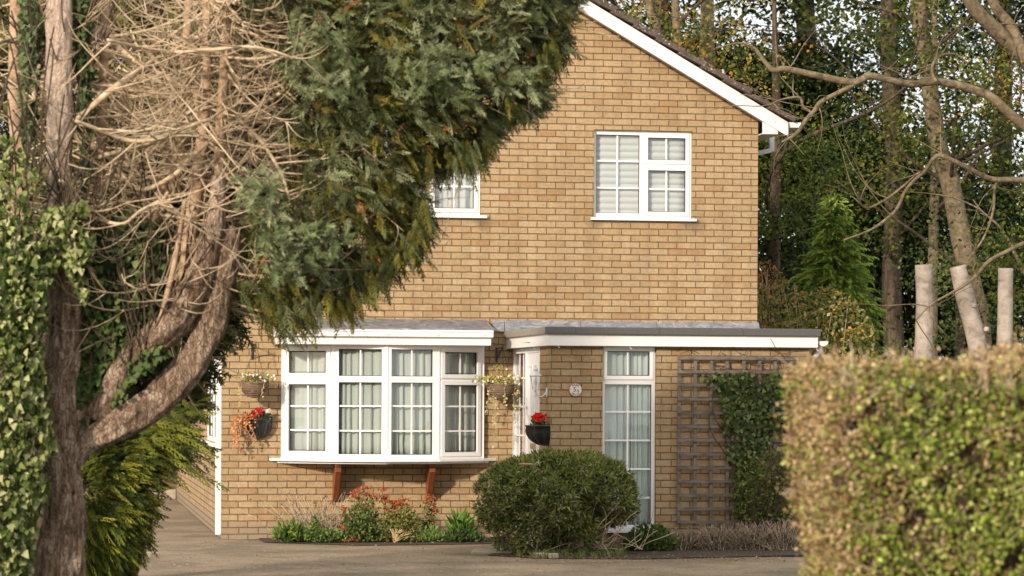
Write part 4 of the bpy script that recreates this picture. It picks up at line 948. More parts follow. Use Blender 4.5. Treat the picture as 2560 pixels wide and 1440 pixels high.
# ---- ivy
def ivy(label, poly, Y, n, thick, pal, size, parent=None, nrm=(-.55, -.7, .35)):
    P, d, h = fill_poly(poly, Y, int(n * 1.5), thick, .6); P = P[(lump(P, 8, n * .01) > -.25 - d * 2.5)]; n = len(P); c = P.mean(0)
    e = empty('ivy', (c[0], Y, max(0, P[:, 2].min())), label, 'ivy')
    D = np.array([0.1, -.25, -1]) + rnd(n, .45); Nn = np.array(nrm) + rnd(n, .35)
    bake('leaves', LEAF, e, *T_IVY, P, frames(D, Nn, RNG.uniform(size * .6, size * 1.2, n)), pick(pal, n, .18))
    m = MB(); g = np.random.default_rng(n)
    for i in range(26):
        q = P[g.integers(n)]; W = walk(g, q, [g.normal(0, .3), 0, 1], g.uniform(.4, 1.1), 7, .25); m.tube([Vector(s) for s in W], .006, 5, False)
    m.build('vines', BARK_DARK, e, smooth=True); return e
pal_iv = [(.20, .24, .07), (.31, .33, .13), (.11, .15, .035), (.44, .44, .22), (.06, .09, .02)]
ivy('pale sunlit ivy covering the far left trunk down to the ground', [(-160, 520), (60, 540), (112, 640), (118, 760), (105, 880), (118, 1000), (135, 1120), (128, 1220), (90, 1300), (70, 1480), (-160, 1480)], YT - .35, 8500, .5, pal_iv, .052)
ivy('thin straggling ivy above the dense ivy at the left edge', [(-100, 360), (30, 330), (60, 400), (110, 430), (120, 560), (-100, 560)], YT - .3, 420, .4, pal_iv, .048)
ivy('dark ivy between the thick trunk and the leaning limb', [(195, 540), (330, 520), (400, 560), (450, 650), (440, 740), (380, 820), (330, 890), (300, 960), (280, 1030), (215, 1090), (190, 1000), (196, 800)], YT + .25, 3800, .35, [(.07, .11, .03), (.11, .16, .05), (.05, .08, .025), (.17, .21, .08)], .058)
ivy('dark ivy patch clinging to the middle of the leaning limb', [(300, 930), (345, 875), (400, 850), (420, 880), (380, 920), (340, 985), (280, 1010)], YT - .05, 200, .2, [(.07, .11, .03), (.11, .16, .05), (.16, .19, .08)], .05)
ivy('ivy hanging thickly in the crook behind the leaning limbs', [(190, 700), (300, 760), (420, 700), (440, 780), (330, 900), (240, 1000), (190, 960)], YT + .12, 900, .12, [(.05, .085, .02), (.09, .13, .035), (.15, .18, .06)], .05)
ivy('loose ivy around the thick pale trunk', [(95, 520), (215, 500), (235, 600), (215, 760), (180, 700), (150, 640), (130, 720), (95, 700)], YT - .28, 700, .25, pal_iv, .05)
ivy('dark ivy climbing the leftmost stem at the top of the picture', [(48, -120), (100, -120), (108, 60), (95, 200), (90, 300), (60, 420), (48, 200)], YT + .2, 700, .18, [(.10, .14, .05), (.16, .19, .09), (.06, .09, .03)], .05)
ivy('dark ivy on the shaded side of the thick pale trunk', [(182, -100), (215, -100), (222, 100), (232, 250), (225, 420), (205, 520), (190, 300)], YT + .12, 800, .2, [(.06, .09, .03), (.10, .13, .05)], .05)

# ================================================================ BACKGROUND TREES (right and behind the roof)
def crown_clusters(n, poly, Y, thick, g, k, spread, flat=.25):
    q0, d, h = fill_poly(poly, Y, max(2, n // 6), thick, 3.0); P = np.repeat(q0, 6, axis=0) + g.normal(0, 1, (len(q0) * 6, 3)) * np.array([spread * 1.5, spread, spread * .9]); n = len(P)
    out = np.repeat(P, k, axis=0) + g.normal(0, 1, (n * k, 3)) * np.array([spread, spread, spread * flat]); tilt = np.repeat(g.normal(0, .25, n), k); out[:, 2] += (out[:, 0] - np.repeat(P[:, 0], k)) * tilt
    return out, np.repeat(np.arange(n), k), n
def leafy(e, name, n, poly, Y, thick, k, spread, size, pal, seed, flat=.25, p=None, nz=(0, -.2, 1), tmpl=T_LEAF):
    size = size * .74; k = int(k * 1.8)
    g = np.random.default_rng(seed); P, idx, nc = crown_clusters(n, poly, Y, thick, g, k, spread, flat)
    cc = pick(pal, nc, .12, p)[idx] * (1 + g.normal(0, .22, (len(P), 1))); m_ = len(P)
    D = rnd(m_, .8) + np.array([0, -.1, -.35]); Nn = rnd(m_, .45) + np.array(nz)
    return bake(name, LEAF, e, *tmpl, P, frames(D, Nn, RNG.uniform(size * .7, size * 1.3, m_), RNG.uniform(size * .9, size * 1.6, m_)), cc)
def branch_set(mb, pp, n, g, L=(1.2, 3), r=.03, bias=(0, -.2, .3), zmin=2):
    for i in range(n):
        j = int(g.integers(len(pp) // 3, len(pp))); p = np.array(pp[j])
        if p[2] < zmin: continue
        az = g.uniform(0, 2 * math.pi); d = np.array([math.cos(az), math.sin(az) * .6, g.uniform(.0, .7)]) + np.array(bias)
        l = g.uniform(*L); W = walk(g, p, d, l, 9, .35, .0, .03); S = spline(W, 2); mb.tube([Vector(q) for q in S], list(np.linspace(r, r * .25, len(S))), 6, False)
        for s_ in range(3):
            k = int(g.integers(3, 9)); W2 = walk(g, W[k], W[k] - W[k - 1] + g.normal(0, .2, 3), l * .5, 6, .5); mb.tube([Vector(q) for q in W2], list(np.linspace(r * .4, r * .1, 7)), 4, False)
DK = [(.006, .014, .002), (.014, .027, .004), (.036, .050, .007), (.004, .008, .001)]
MD = [(.042, .068, .008), (.075, .10, .011), (.026, .045, .006), (.125, .12, .018)]
GD = [(.20, .18, .04), (.30, .24, .07), (.11, .13, .02), (.28, .15, .03), (.07, .095, .014), (.05, .07, .010)]
def bg_tree(label, trunk_px, Y, crowns, seed, barkm, nb=14, group=None):
    q = trunk_px[-1]; vg_ = HZ + ZC / px_at(Y); tp = trunk_px + [(q[0], vg_ + 10, q[2] * 1.2)]
    b = PY(q[0], q[1], Y); e = empty('tree', (b.x, Y, 0), label, 'tree', group); m = MB(); pp, rr = rough_tube(m, tp, Y, 12, 6, .04, seed); m.build('trunk', barkm, e, smooth=True)
    g = np.random.default_rng(seed); nb = nb // 2
    
    if nb: m = MB(); branch_set(m, list(reversed(pp)), nb, g, (1.5, 4), .035); m.build('branches', BARK_DARK if Y > 38 else barkm, e, smooth=True)
    for i, c in enumerate(crowns): leafy(e, 'crown', c[0], c[1], Y + c[2], c[3], c[4], c[5], c[6], c[7], seed * 10 + i)
    return e, pp
# far dark wall of trees, with sky showing through
bg_tree('tall dark tree rising behind the roof slope', [(1640, -700, 20), (1650, -100, 40), (1655, 200, 50), (1660, 500, 56)], 56, [(400, [(1300, -500), (2000, -500), (2010, 420), (1900, 420), (1750, 200), (1400, 60)], 0, 3, 26, .42, .17, DK), (300, [(1700, 150), (2010, 150), (2010, 420), (1900, 420)], -1, 1, 26, .4, .17, DK)], 101, BARK_DARK)
bg_tree('tall dark tree just right of the house wall', [(2000, -700, 20), (2010, -100, 44), (2020, 300, 56), (2020, 800, 64)], 58, [(420, [(1840, -500), (2220, -500), (2220, 900), (1840, 900)], 0, 3, 26, .42, .17, DK), (420, [(1840, 330), (2220, 330), (2220, 920), (1840, 920)], -1, 1.5, 26, .4, .17, DK)], 102, BARK_DARK)
bg_tree('dark trunk tree standing behind the fir and the first stump', [(2215, -700, 20), (2222, 100, 44), (2236, 400, 46), (2228, 700, 50), (2235, 900, 54)], 50, [(340, [(2100, -500), (2420, -500), (2420, 900), (2100, 900)], 1.5, 2.5, 24, .42, .15, DK), (380, [(2120, 380), (2420, 380), (2420, 920), (2120, 920)], 2.5, 1.2, 26, .4, .16, DK), (60, [(2150, 0), (2400, 0), (2380, 600), (2160, 560)], -2.5, 1.2, 20, .35, .13, MD)], 103, BARK_DARK, 18)
bg_tree('dark tree filling the far right edge behind the big limb', [(2500, -700, 20), (2510, 0, 40), (2505, 400, 50), (2500, 900, 60)], 60, [(400, [(2370, -500), (2700, -500), (2700, 1000), (2370, 1000)], 0, 3, 26, .45, .17, DK), (360, [(2370, 450), (2700, 450), (2700, 1000), (2370, 1000)], -1, 1.5, 26, .4, .17, DK)], 104, BARK_DARK)
# mid distance beeches
bg_tree('grey beech with a curved trunk right of the house', [(2288, -400, 26), (2296, 0, 44), (2312, 130, 42), (2328, 250, 42), (2350, 380, 48), (2376, 460, 50), (2396, 560, 52), (2425, 700, 56), (2450, 860, 60)], 42,
        [(80, [(2120, -200), (2560, -200), (2560, 140), (2300, 230), (2120, 120)], -.5, 1.5, 22, .35, .11, MD), (60, [(2150, 120), (2520, 120), (2520, 460), (2250, 420)], -.8, 1.5, 20, .32, .10, MD)], 105, BARK_LICH, 16)
bg_tree('slim beech stem between the two thicker trunks', [(2336, 0, 12), (2338, 400, 22), (2334, 560, 24), (2330, 850, 28)], 46, [(40, [(2260, 300), (2460, 300), (2460, 640), (2260, 640)], 0, 1.5, 18, .35, .11, DK)], 106, BARK_LICH, 4)
for lab, tp, Yq in (('leaning pale stem behind the upper roof slope', [(1610, -300, 14), (1622, 0, 18), (1640, 60, 20), (1652, 120, 22), (1690, 320, 26)], 40), ('greenish stem behind the roof right of the leaning pale stem', [(1685, -300, 16), (1688, 0, 20), (1692, 80, 22), (1700, 300, 26)], 44), ('thick grey stem ending behind the roof near the vent', [(1765, -300, 26), (1768, 0, 34), (1768, 150, 40), (1775, 340, 44)], 45)):
    bg_tree(lab, tp, Yq, [(26, [(1500, -150), (1860, -150), (1900, 260), (1640, 140), (1520, 40)], 0, 1.2, 20, .3, .095, GD)], int(tp[0][0]), BARK_LICH, 5)
# golden green mid crown right of the wall
bg_tree('bushy golden green beech just right of the house corner', [(1935, 0, 10), (1940, 300, 24), (1935, 600, 30), (1930, 880, 36)], 37.5,
        [(120, [(1880, 240), (2060, 260), (2150, 420), (2120, 560), (2000, 640), (1880, 660)], 0, 1.1, 20, .26, .085, MD), (60, [(1880, 560), (2060, 600), (2000, 760), (1880, 800)], .6, 1.0, 20, .26, .08, DK)], 108, BARK_DARK, 8)
bg_tree('green leafed young tree at the right edge above the hedge', [(2600, 300, 10), (2590, 600, 24), (2585, 880, 30)], 36, [(90, [(2430, 520), (2640, 420), (2640, 900), (2460, 900), (2500, 700)], 0, 1.0, 20, .24, .08, MD)], 109, BARK_LICH, 5)
bg_tree('low leafy tree behind the cut stumps', [(2400, 500, 10), (2400, 700, 20), (2400, 880, 26)], 44, [(90, [(2260, 620), (2560, 560), (2560, 900), (2200, 900)], 0, 1.2, 20, .3, .09, [(.09, .12, .03), (.06, .085, .025), (.14, .16, .05)])], 110, BARK_DARK, 4)

# near tree on the right whose long bare limbs reach over the roof
YN = 30.6; b = PY(2760, 900, YN); nt_ = empty('tree', (b.x, YN, 0), 'big beech outside the right edge sending long crooked bare limbs over the eaves', 'tree')
m = MB(); rough_tube(m, [(2700, -200, 70), (2720, 100, 90), (2750, 500, 110), (2760, 900, 120), (2765, 1400, 150)], YN, 12, 6, .04, 3); m.build('trunk', BARK_PALE, nt_, smooth=True)
LIMBS = [[(2400, -40, 34), (2440, 25, 36), (2490, 75, 40), (2560, 145, 42), (2640, 260, 48), (2735, 420, 60)],
         [(2455, -60, 22), (2490, 20, 26), (2530, 70, 28), (2580, 180, 32), (2660, 300, 40)],
         [(1790, 120, 4), (1850, 108, 6), (1885, 120, 8), (1915, 158, 12), (1935, 176, 15), (1962, 172, 16), (2030, 186, 17), (2095, 200, 18), (2140, 205, 19), (2172, 190, 18), (2215, 198, 17), (2280, 210, 18), (2345, 204, 20), (2420, 220, 22), (2480, 244, 24), (2525, 285, 26), (2570, 320, 30), (2660, 390, 36), (2745, 480, 44)],
         [(1955, 355, 6), (1990, 335, 10), (2015, 300, 12), (2035, 278, 12), (2052, 255, 12), (2095, 232, 12), (2142, 207, 12)],
         [(1925, 262, 3), (1950, 250, 4), (1985, 243, 6), (2002, 246, 7), (2008, 266, 7), (2030, 282, 7)],
         [(2340, 205, 9), (2330, 180, 8), (2335, 155, 8), (2355, 138, 7), (2390, 136, 5), (2420, 160, 4)],
         [(2110, 600, 5), (2165, 580, 6), (2200, 560, 8), (2240, 525, 9), (2262, 480, 9), (2285, 452, 9), (2310, 430, 9), (2342, 390, 11), (2380, 400, 12), (2430, 425, 13), (2480, 448, 15), (2560, 452, 17), (2650, 480, 20), (2750, 560, 26)],
         [(2300, 430, 6), (2270, 455, 6), (2220, 495, 6), (2170, 520, 5), (2150, 505, 4), (2145, 480, 3)],
         [(2495, 448, 7), (2486, 475, 7), (2484, 520, 7), (2470, 570, 6), (2450, 610, 5), (2420, 650, 4)],
         [(2290, 800, 3), (2330, 760, 4), (2400, 720, 8), (2440, 690, 9), (2470, 655, 10), (2515, 630, 11), (2570, 605, 12), (2650, 590, 16), (2750, 600, 20)],
         [(1980, 240, 3), (2060, 40, 8), (2110, 55, 10), (2160, 80, 13), (2215, 100, 14), (2260, 145, 15), (2305, 180, 14), (2420, 260, 12)][1:],
         [(2190, 35, 6), (2240, 60, 9), (2300, 90, 11)]]
m = MB(); allp = []
for i, L in enumerate(LIMBS[:10]):
    g = np.random.default_rng(i); LL = [(q[0], q[1], q[2] * 1.0, .25 * math.sin(j * .6 + i)) for j, q in enumerate(L)]
    if i in (3, 4): LL = [(q[0], q[1], q[2], .0) for q in L]
    if i == 2: LL = [(q[0], q[1], q[2], 0) for q in L]
    pts_, rad_ = pth(LL, YN, 6); m.tube(pts_, rad_, 10); allp.append((pts_, rad_))
m.build('limbs', BARK_LICH, nt_, smooth=True)
m = MB(); g = np.random.default_rng(5)
for pts_, rad_ in allp:
    for i in range(6):
        j = int(g.integers(0, len(pts_))); W = walk(g, np.array(pts_[j]), [g.normal(-.3, .6), g.normal(0, .4), g.normal(.1, .6)], g.uniform(.3, 1.2), 8, .5); S = spline(W, 2); m.tube([Vector(q) for q in S], list(np.linspace(.008, .002, len(S))), 5, False)
m.build('twigs', BARK_LICH, nt_, smooth=True)
leafy(nt_, 'crown', 46, [(1560, 60), (1800, 60), (1990, 80), (2000, 180), (1920, 240), (1800, 170), (1640, 110)], YN + 2.2, .9, 24, .20, .062, GD, 901, flat=.4)
leafy(nt_, 'crown', 40, [(2250, 80), (2560, 100), (2620, 260), (2480, 300), (2300, 190)], YN + .8, .8, 22, .20, .062, GD, 902, flat=.35)
leafy(nt_, 'crown', 30, [(1960, 230), (2140, 240), (2100, 420), (1960, 430)], YN + 1.5, .8, 18, .18, .058, MD, 903, flat=.4)

# three pollarded stumps
YK = 33.0
for i, (px_, lab) in enumerate((([(2309, 662, 49), (2312, 760, 50), (2309, 880, 52), (2306, 1100, 60)], 'straight grey cut trunk, leftmost of the three pollarded stumps'),
                                ([(2394, 666, 46), (2412, 740, 52), (2436, 830, 54), (2448, 900, 56), (2452, 1100, 64)], 'leaning grey cut trunk, middle of the three pollarded stumps'),
                                ([(2514, 671, 42), (2513, 780, 44), (2511, 880, 46), (2508, 1100, 52)], 'straight slimmer grey cut trunk, rightmost of the three pollarded stumps'))):
    vg_ = HZ + ZC / px_at(YK); q = px_[-1]; px_ = px_ + [(q[0], vg_ + 12, q[2] * 1.25)]; b = PY(q[0], 1000, YK)
    e = empty('tree_stump', (b.x, YK, 0), lab, 'tree stump', 'pollarded trunks behind the hedge'); m = MB(); rough_tube(m, px_, YK, 30, 12, .016, i + 5); m.build('trunk', STUMPB, e, smooth=False)
    e.children[0].data.polygons.foreach_set('use_smooth', [len(p.vertices) == 4 for p in e.children[0].data.polygons])
    if i == 1:
        for u, v in ((2434, 762), (2466, 822)):
            m = MB(); c = PY(u, v, YK - .115); m.lathe([(.001, .03), (.03, .02), (.038, -.005), (.03, -.03)], c, 10); m.build('knot', STUMPB, e, smooth=True)

# young fir
YFR = 35.3
fb = PY(2085, 900, YFR); fir = empty('fir_tree', (fb.x, YFR, 0), 'bright green feathery young conifer right of the house', 'tree')
top = PY(2078, 478, YFR); m = MB(); m.tube([(fb.x, YFR, -.1), (fb.x - .01, YFR, 2), top - Vector((0, 0, .05)), top + Vector((-.02, 0, .12))], [.07, .05, .012, .004], 8); m.build('trunk', BARK_DARK, fir, smooth=True)
g = np.random.default_rng(8); Ps = []; Ds = []; Ls = []
for i in range(760):
    t = g.random() ** .8; z = top.z - t * (top.z - .3); Rm = (.05 + 0.95 * (1 - math.exp(-1.6 * t)) * 1.02) * g.uniform(.75, 1.1); az = g.uniform(0, 2 * math.pi)
    for k in range(6):
        f = (k + 1) / 6; rr_ = Rm * f; c = np.array([fb.x + math.cos(az) * rr_, YFR + math.sin(az) * rr_, z - .10 * f + .10 * f * f])
        Ps.append(c + g.normal(0, .02, 3)); Ds.append([math.cos(az) + g.normal(0, .35), math.sin(az) + g.normal(0, .35), .05 + g.normal(0, .25)]); Ls.append(g.uniform(.17, .30) * (1.15 - .3 * f) * (.5 + .6 * min(1, t * 3)))
FSP = [spray_template(9, .55, .65, 3, .03, 8)]
Ps, Ds, Ls = np.array(Ps), np.array(Ds), np.array(Ls); n = len(Ps)
sprays('crown', fir, Ps, Ds, rnd(n, .3) + np.array([0, -.7, 1]), Ls, pick([(.14, .22, .025), (.21, .29, .04), (.06, .11, .014), (.30, .37, .07)], n, .15), FSP)

# orange and olive shrubs between the house and the fir
def shrub(name, label, poly, Y, n, thick, size, pal, tmpl=T_LEAF, stems=8, seed=1, group=None, nz=(-.2, -.5, .8), h=.9, base_u=None):
    P, d, hh = fill_poly(poly, Y, n, thick, h); u = base_u or sum(q[0] for q in poly) / len(poly); b = PY(u, 1200, Y)
    e = empty(name, (b.x, Y, 0), label, 'shrub' if 'shrub' in name else 'plant', group)
    bake('foliage', LEAF, e, *tmpl, P, frames(rnd(n, .6) + np.array([0, -.2, .3]), rnd(n, .5) + np.array(nz), RNG.uniform(size * .6, size * 1.25, n)), pick(pal, n, .2))
    m = MB(); g = np.random.default_rng(seed)
    for i in range(stems):
        q = P[g.integers(n)]; p0 = np.array([b.x + g.normal(0, .12), Y + g.normal(0, .08), -.02]); mid_ = (p0 + q) / 2 + g.normal(0, .06, 3); S = spline([p0, mid_, q], 5); m.tube([Vector(s_) for s_ in S], list(np.linspace(.012, .004, len(S))), 5, False)
    m.build('stems', BARK_DARK if 'dark' in label else BARK_DEAD, e, smooth=True); return e, P
YO = 33.4
shrub('shrub', 'orange and olive autumn shrub behind the flat roof', [(1890, 720), (1960, 700), (2010, 735), (2080, 715), (2150, 770), (2190, 830), (2200, 920), (2060, 960), (1880, 960)], YO, 3400, .6, .06, [(.46, .25, .05), (.26, .24, .08), (.15, .19, .04), (.32, .26, .12), (.10, .14, .03)], stems=40, seed=4)
shrub('shrub', 'reddish sumac shrub tight against the upper wall corner', [(1880, 650), (1915, 655), (1945, 670), (1965, 700), (1950, 760), (1890, 780)], YO + .6, 420, .35, .06, [(.48, .15, .05), (.40, .20, .08), (.20, .20, .06), (.55, .27, .10)], T_NARROW, stems=14, seed=5)

# overhead wires
for (u0, v0, u1, v1, lab) in ((1440, 20, 2700, 118, 'thin dark overhead cable crossing the beech crowns'), (1440, 70, 2700, 62, 'second faint overhead wire crossing high behind the roof')):
    a, b = PY(u0, v0, 39), PY(u1, v1, 35); m = MB(); m.tube([a, a.lerp(b, .5) + Vector((0, 0, -.06)), b], .006, 5); o = m.build('cable', IRON); tag(o, lab, 'cable')

# ================================================================ CLIPPED HEDGE IN THE RIGHT FOREGROUND
YH = 11.0
TK = .75; hx0 = PY(1972, 1100, YH + TK).x; hz1 = PY(2200, 887, YH).z; hx1 = hx0 + 3.4
hedge = empty('hedge', (hx0 + 1, YH + TK / 2, 0), 'clipped privet hedge, brown along its trimmed top and end, in the right foreground', 'hedge')
def hedge_pts(n, g):
    """points near the clipped surface, rounded top corners"""
    out = []; nn = []
    for i in range(n):
        c = g.random(); 
        if c < .55: p = [g.uniform(hx0, hx1 if g.random() < .35 else hx0 + 1.25), YH, g.uniform(0, hz1) if g.random() < .3 else g.uniform(.75, hz1)]; q = [0, -1, .1]
        elif c < .82: p = [hx0, g.uniform(YH, YH + TK), g.uniform(0, hz1) if g.random() < .3 else g.uniform(.75, hz1)]; q = [-1, 0, .1]
        elif c < .95: p = [g.uniform(hx0, hx1 if g.random() < .35 else hx0 + 1.25), g.uniform(YH, YH + TK), hz1]; q = [0, -.2, 1]
        else: p = [g.uniform(hx0, hx1), YH + TK, g.uniform(0, hz1)]; q = [0, 1, 0]
        out.append(p); nn.append(q)
    P = np.array(out); Q = np.array(nn, float)
    ex = np.clip(.10 - (P[:, 0] - hx0), 0, .10); ez = np.clip(.10 - (hz1 - P[:, 2]), 0, .10); ey = np.clip(.08 - (P[:, 1] - YH), 0, .08)
    P[:, 0] += ez * ez * 3 * (ex > 0); P[:, 2] -= ex * ex * 4 + ey * ey * 2; P[:, 0] += ey * ey * 3 * (ex > 0)
    bumpy = .035 * np.sin(P[:, 0] * 5.1 + P[:, 2] * 4.3) + .02 * np.sin(P[:, 0] * 13 + 1) * np.sin(P[:, 2] * 11)
    return P - unit(Q) * (np.abs(g.normal(0, .055, n)) + bumpy * 1.2 - .06 * (g.random(n) < .03))[:, None], Q
g = np.random.default_rng(88); n = 50000
P, Q = hedge_pts(n, g)
kp = lump(P, 13, .4) > -.52; P, Q = P[kp], Q[kp]; n = len(P)
edge = np.clip(1 - (hz1 - P[:, 2]) / (.11 + .03 * np.sin(P[:, 0] * 7)), 0, 1) + np.clip(1 - (P[:, 0] - hx0) / .16, 0, 1) * .8
patch = .5 + .5 * np.sin(P[:, 0] * 9 + 2 * np.sin(P[:, 2] * 6)) * np.sin(P[:, 2] * 8 + P[:, 0] * 3)
brown = g.random(n) < np.clip(.34 + .8 * edge + .5 * (patch - .5), .12, .96)
gp = pick([(.19, .25, .035), (.29, .35, .055), (.07, .10, .018), (.42, .47, .13)], n, .15); bp = pick([(.35, .225, .095), (.46, .32, .14), (.17, .10, .04), (.58, .44, .24)], n, .15)
cols = np.where(brown[:, None], bp, gp); sz = np.where(brown, g.uniform(.010, .026, n), g.uniform(.015, .031, n))
bake('foliage', LEAF, hedge, *T_LEAF, P, frames(Q * .5 + rnd(n, .7), Q * .8 + rnd(n, .6), sz, sz * 1.25), cols)
m = MB()
for i in range(1500):
    p, q = P[g.integers(n)], None; k = g.integers(n); p = P[k] - Q[k] * .05; d = Q[k] * .8 + g.normal(0, .5, 3) + np.array([0, 0, .5]); d /= np.linalg.norm(d); l = g.uniform(.05, .14); mid_ = p + d * l * .5 + g.normal(0, .008, 3)
    m.tube([Vector(p - d * .04), Vector(mid_), Vector(p + d * l)], [.0032, .0026, .0015], 4, False)
m.build('twigs', BARK_DEAD, hedge, smooth=True)
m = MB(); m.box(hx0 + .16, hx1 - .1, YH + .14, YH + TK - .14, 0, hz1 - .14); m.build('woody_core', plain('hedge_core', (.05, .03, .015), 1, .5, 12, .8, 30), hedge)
# ground strip under the hedge
sheet('hedge_bank', [(hx0 - .3, YH - .6), (hx1 + .3, YH - .6), (hx1 + .3, YH + TK + .3), (hx0 - .3, YH + TK + .3)], .002, SOIL)

# ================================================================ THINGS ON AND BY THE WALLS
WICK = plain('wicker', (.20, .13, .085), .85, .5, 30, .8, 70, stretch=(.4, .4, 3)); BLK = plain('black_plastic', (.022, .022, .024), .28, .4, 12, .3, 25, spec=.6)
PEAT = plain('potting_compost', (.05, .03, .02), 1, .4, 30); TERRA = plain('terracotta', (.42, .15, .06), .7, .15, 12); CREAM = plain('glazed_cream', (.70, .64, .56), .4, .04, 10); INK = plain('dark_brown_glaze', (.09, .04, .025), .5, .1)
STONE = plain('pale_stone', (.38, .31, .22), .9, .2, 14, .5, 50)
def tuft(name, parent, c, rx, ry, rz, n, size, pal, tmpl=T_LEAF, m_=LEAF, up=.4, seed=0):
    P = np.array(c) + RNG.normal(0, .5, (n, 3)).clip(-1.1, 1.1) * np.array([rx, ry, rz])
    return bake(name, m_, parent, *tmpl, P, frames(rnd(n, .6) + np.array([0, -.2, up]), rnd(n, .5) + np.array([-.2, -.5, .6]), RNG.uniform(size * .6, size * 1.2, n)), pick(pal, n, .18))
def trails(name, parent, starts, pal, size, dens, g, sway=.04, m_=LEAF, tmpl=T_ROUND):
    """trailing stems with small leaves; starts: (point, length)"""
    mb = MB(); LP_ = []
    for p, L in starts:
        W = [np.array(p, float)]; d = np.array([g.normal(0, .3), -.25, -.3]); n = max(4, int(L / .05))
        for i in range(n):
            d = d * .7 + np.array([g.normal(0, sway * 6), g.normal(-.01, .05), -.55]) ; W.append(W[-1] + d / np.linalg.norm(d) * L / n)
        mb.tube([Vector(q) for q in W], .0022, 4, False)
        for i in range(int(L * dens)): k = g.random() * (len(W) - 1); a = int(k); LP_.append(W[a] + (W[min(a + 1, len(W) - 1)] - W[a]) * (k - a) + g.normal(0, .012, 3))
    mb.build('stems', BARK_DEAD, parent); P = np.array(LP_); n = len(P)
    return bake(name, m_, parent, *tmpl, P, frames(rnd(n, .6) + np.array([0, -.3, -.7]), rnd(n, .4) + np.array([-.3, -.8, .4]), RNG.uniform(size * .6, size * 1.2, n)), pick(pal, n, .15))
def flowers(name, parent, pts_, pal, size, g, petals=5):
    P = np.repeat(np.array(pts_, float), petals, axis=0); n = len(P); P = P + g.normal(0, size * .12, (n, 3))
    a = np.tile(np.arange(petals) * 2 * math.pi / petals, len(pts_)) + g.normal(0, .2, n); D = np.column_stack([np.cos(a), -.5 + g.normal(0, .2, n), np.sin(a) + .25])
    return bake(name, PETAL, parent, *T_ROUND, P, frames(D, np.array([-.2, -1, .3]) + g.normal(0, .3, (n, 3)), RNG.uniform(size * .8, size * 1.1, n)), pick(pal, n, .1))
def wall_bracket(px_u, v0, v1, Y, out, label, right=0.0):
    t = PY(px_u, v0, Y); b = PY(px_u, v1, Y); m = MB(); e = empty('wall_bracket', (t.x, Y, b.z), label, 'bracket')
    m = MB(); m.box(t.x - .012, t.x + .012, Y - .012, Y - .001, b.z, t.z); m.build('back_plate', IRON, e)
    m = MB(); m.tube([(t.x, Y - .012, b.z + .02), (t.x + right * .4, Y - out * .5, (b.z + t.z) / 2 + .01), (t.x + right, Y - out, t.z + .0)], .007, 6); m.tube([(t.x, Y - .012, t.z - .012), (t.x + right, Y - out, t.z - .002), (t.x + right * 1.05, Y - out - .03, t.z - .02), (t.x + right, Y - out - .02, t.z + .03)], .006, 6); m.build('arm', IRON, e)
    return Vector((t.x + right, Y - out - .01, t.z - .01))
def bowl(parent, c, r, depth, mat_, name='basket', squash=1.0, ribs=0):
    prof = [(r * math.sin(a), -depth * math.cos(a) + 0) for a in np.linspace(.02, math.pi / 2, 9)] + [(r * 1.04, .008), (r * .95, .004), (r * .9, -.02)]
    m = MB(); m.lathe(prof, (0, 0, 0), 28)
    if ribs:
        m.v = [(x * (1 + ribs * math.cos(14 * math.atan2(y, x))), y * (1 + ribs * math.cos(14 * math.atan2(y, x))), z) for x, y, z in m.v]
    m.v = [(c[0] + x, c[1] + y * squash, c[2] + z) for x, y, z in m.v]
    return m.build(name, mat_, parent, smooth=True)
def hanging(u0, u1, vr, vb, Y, hook, label):
    a, b = PY(u0, vr, Y), PY(u1, vr, Y); c = Vector(((a.x + b.x) / 2, Y, a.z)); r = (b.x - a.x) / 2; dp = a.z - PY(u0, vb, Y).z
    e = empty('hanging_basket', (c.x, c.y, c.z - dp), label, 'hanging basket'); bowl(e, c, r, dp, WICK)
    m = MB()
    for k in range(9):      # woven cane rings
        t = k / 9; rr = r * math.sin(math.acos(min(1, t * .97))) + .003; m.tube([(c.x + rr * math.cos(q), c.y + rr * math.sin(q), c.z - dp * t + .004 * math.sin(q * 11 + k)) for q in np.linspace(0, 2 * math.pi, 30)], .0045, 5, False)
    m.build('woven_rings', WICK, e, smooth=True)
    m = MB(); m.lathe([(.001, .01), (r * .9, -.01)], c, 20); m.build('compost', PEAT, e)
    m = MB()
    for q in (.6, 2.7, 4.7): m.tube([hook, (c.x + r * math.cos(q), c.y + r * math.sin(q), c.z)], .0028, 5)
    m.build('chains', IRON, e); return e, c, r, dp
g = np.random.default_rng(3)
hk = wall_bracket(631, 860, 899, YW, .26, 'black iron bracket above the left hanging basket', .02)
e, c, r, dp = hanging(601, 672, 957, 995, YW - .27, hk, 'round wicker hanging basket of white flowers left of the bay window')
tuft('foliage', e, (c.x + .01, c.y - .02, c.z + .05), .19, .12, .06, 420, .035, [(.30, .31, .10), (.42, .36, .16), (.18, .22, .07), (.45, .28, .10)])
flowers('flowers', e, [(c.x + g.uniform(-.19, .23), c.y - .1 + g.uniform(-.08, .05), c.z + g.uniform(.02, .12)) for _ in range(16)], [(.85, .82, .72)], .016, g)
trails('trailing_leaves', e, [((c.x - .17, c.y - .02, c.z), .30), ((c.x + .10, c.y - .15, c.z), .16), ((c.x - .15, c.y - .05, c.z), .22)], [(.55, .44, .18), (.42, .38, .18)], .022, 60, g, .03)
hk = wall_bracket(1241, 869, 906, YW, .26, 'black iron bracket above the right hanging basket', .03)
e, c, r, dp = hanging(1217, 1291, 962, 1002, YW - .27, hk, 'round wicker hanging basket of yellow green trailing plants right of the bay window')
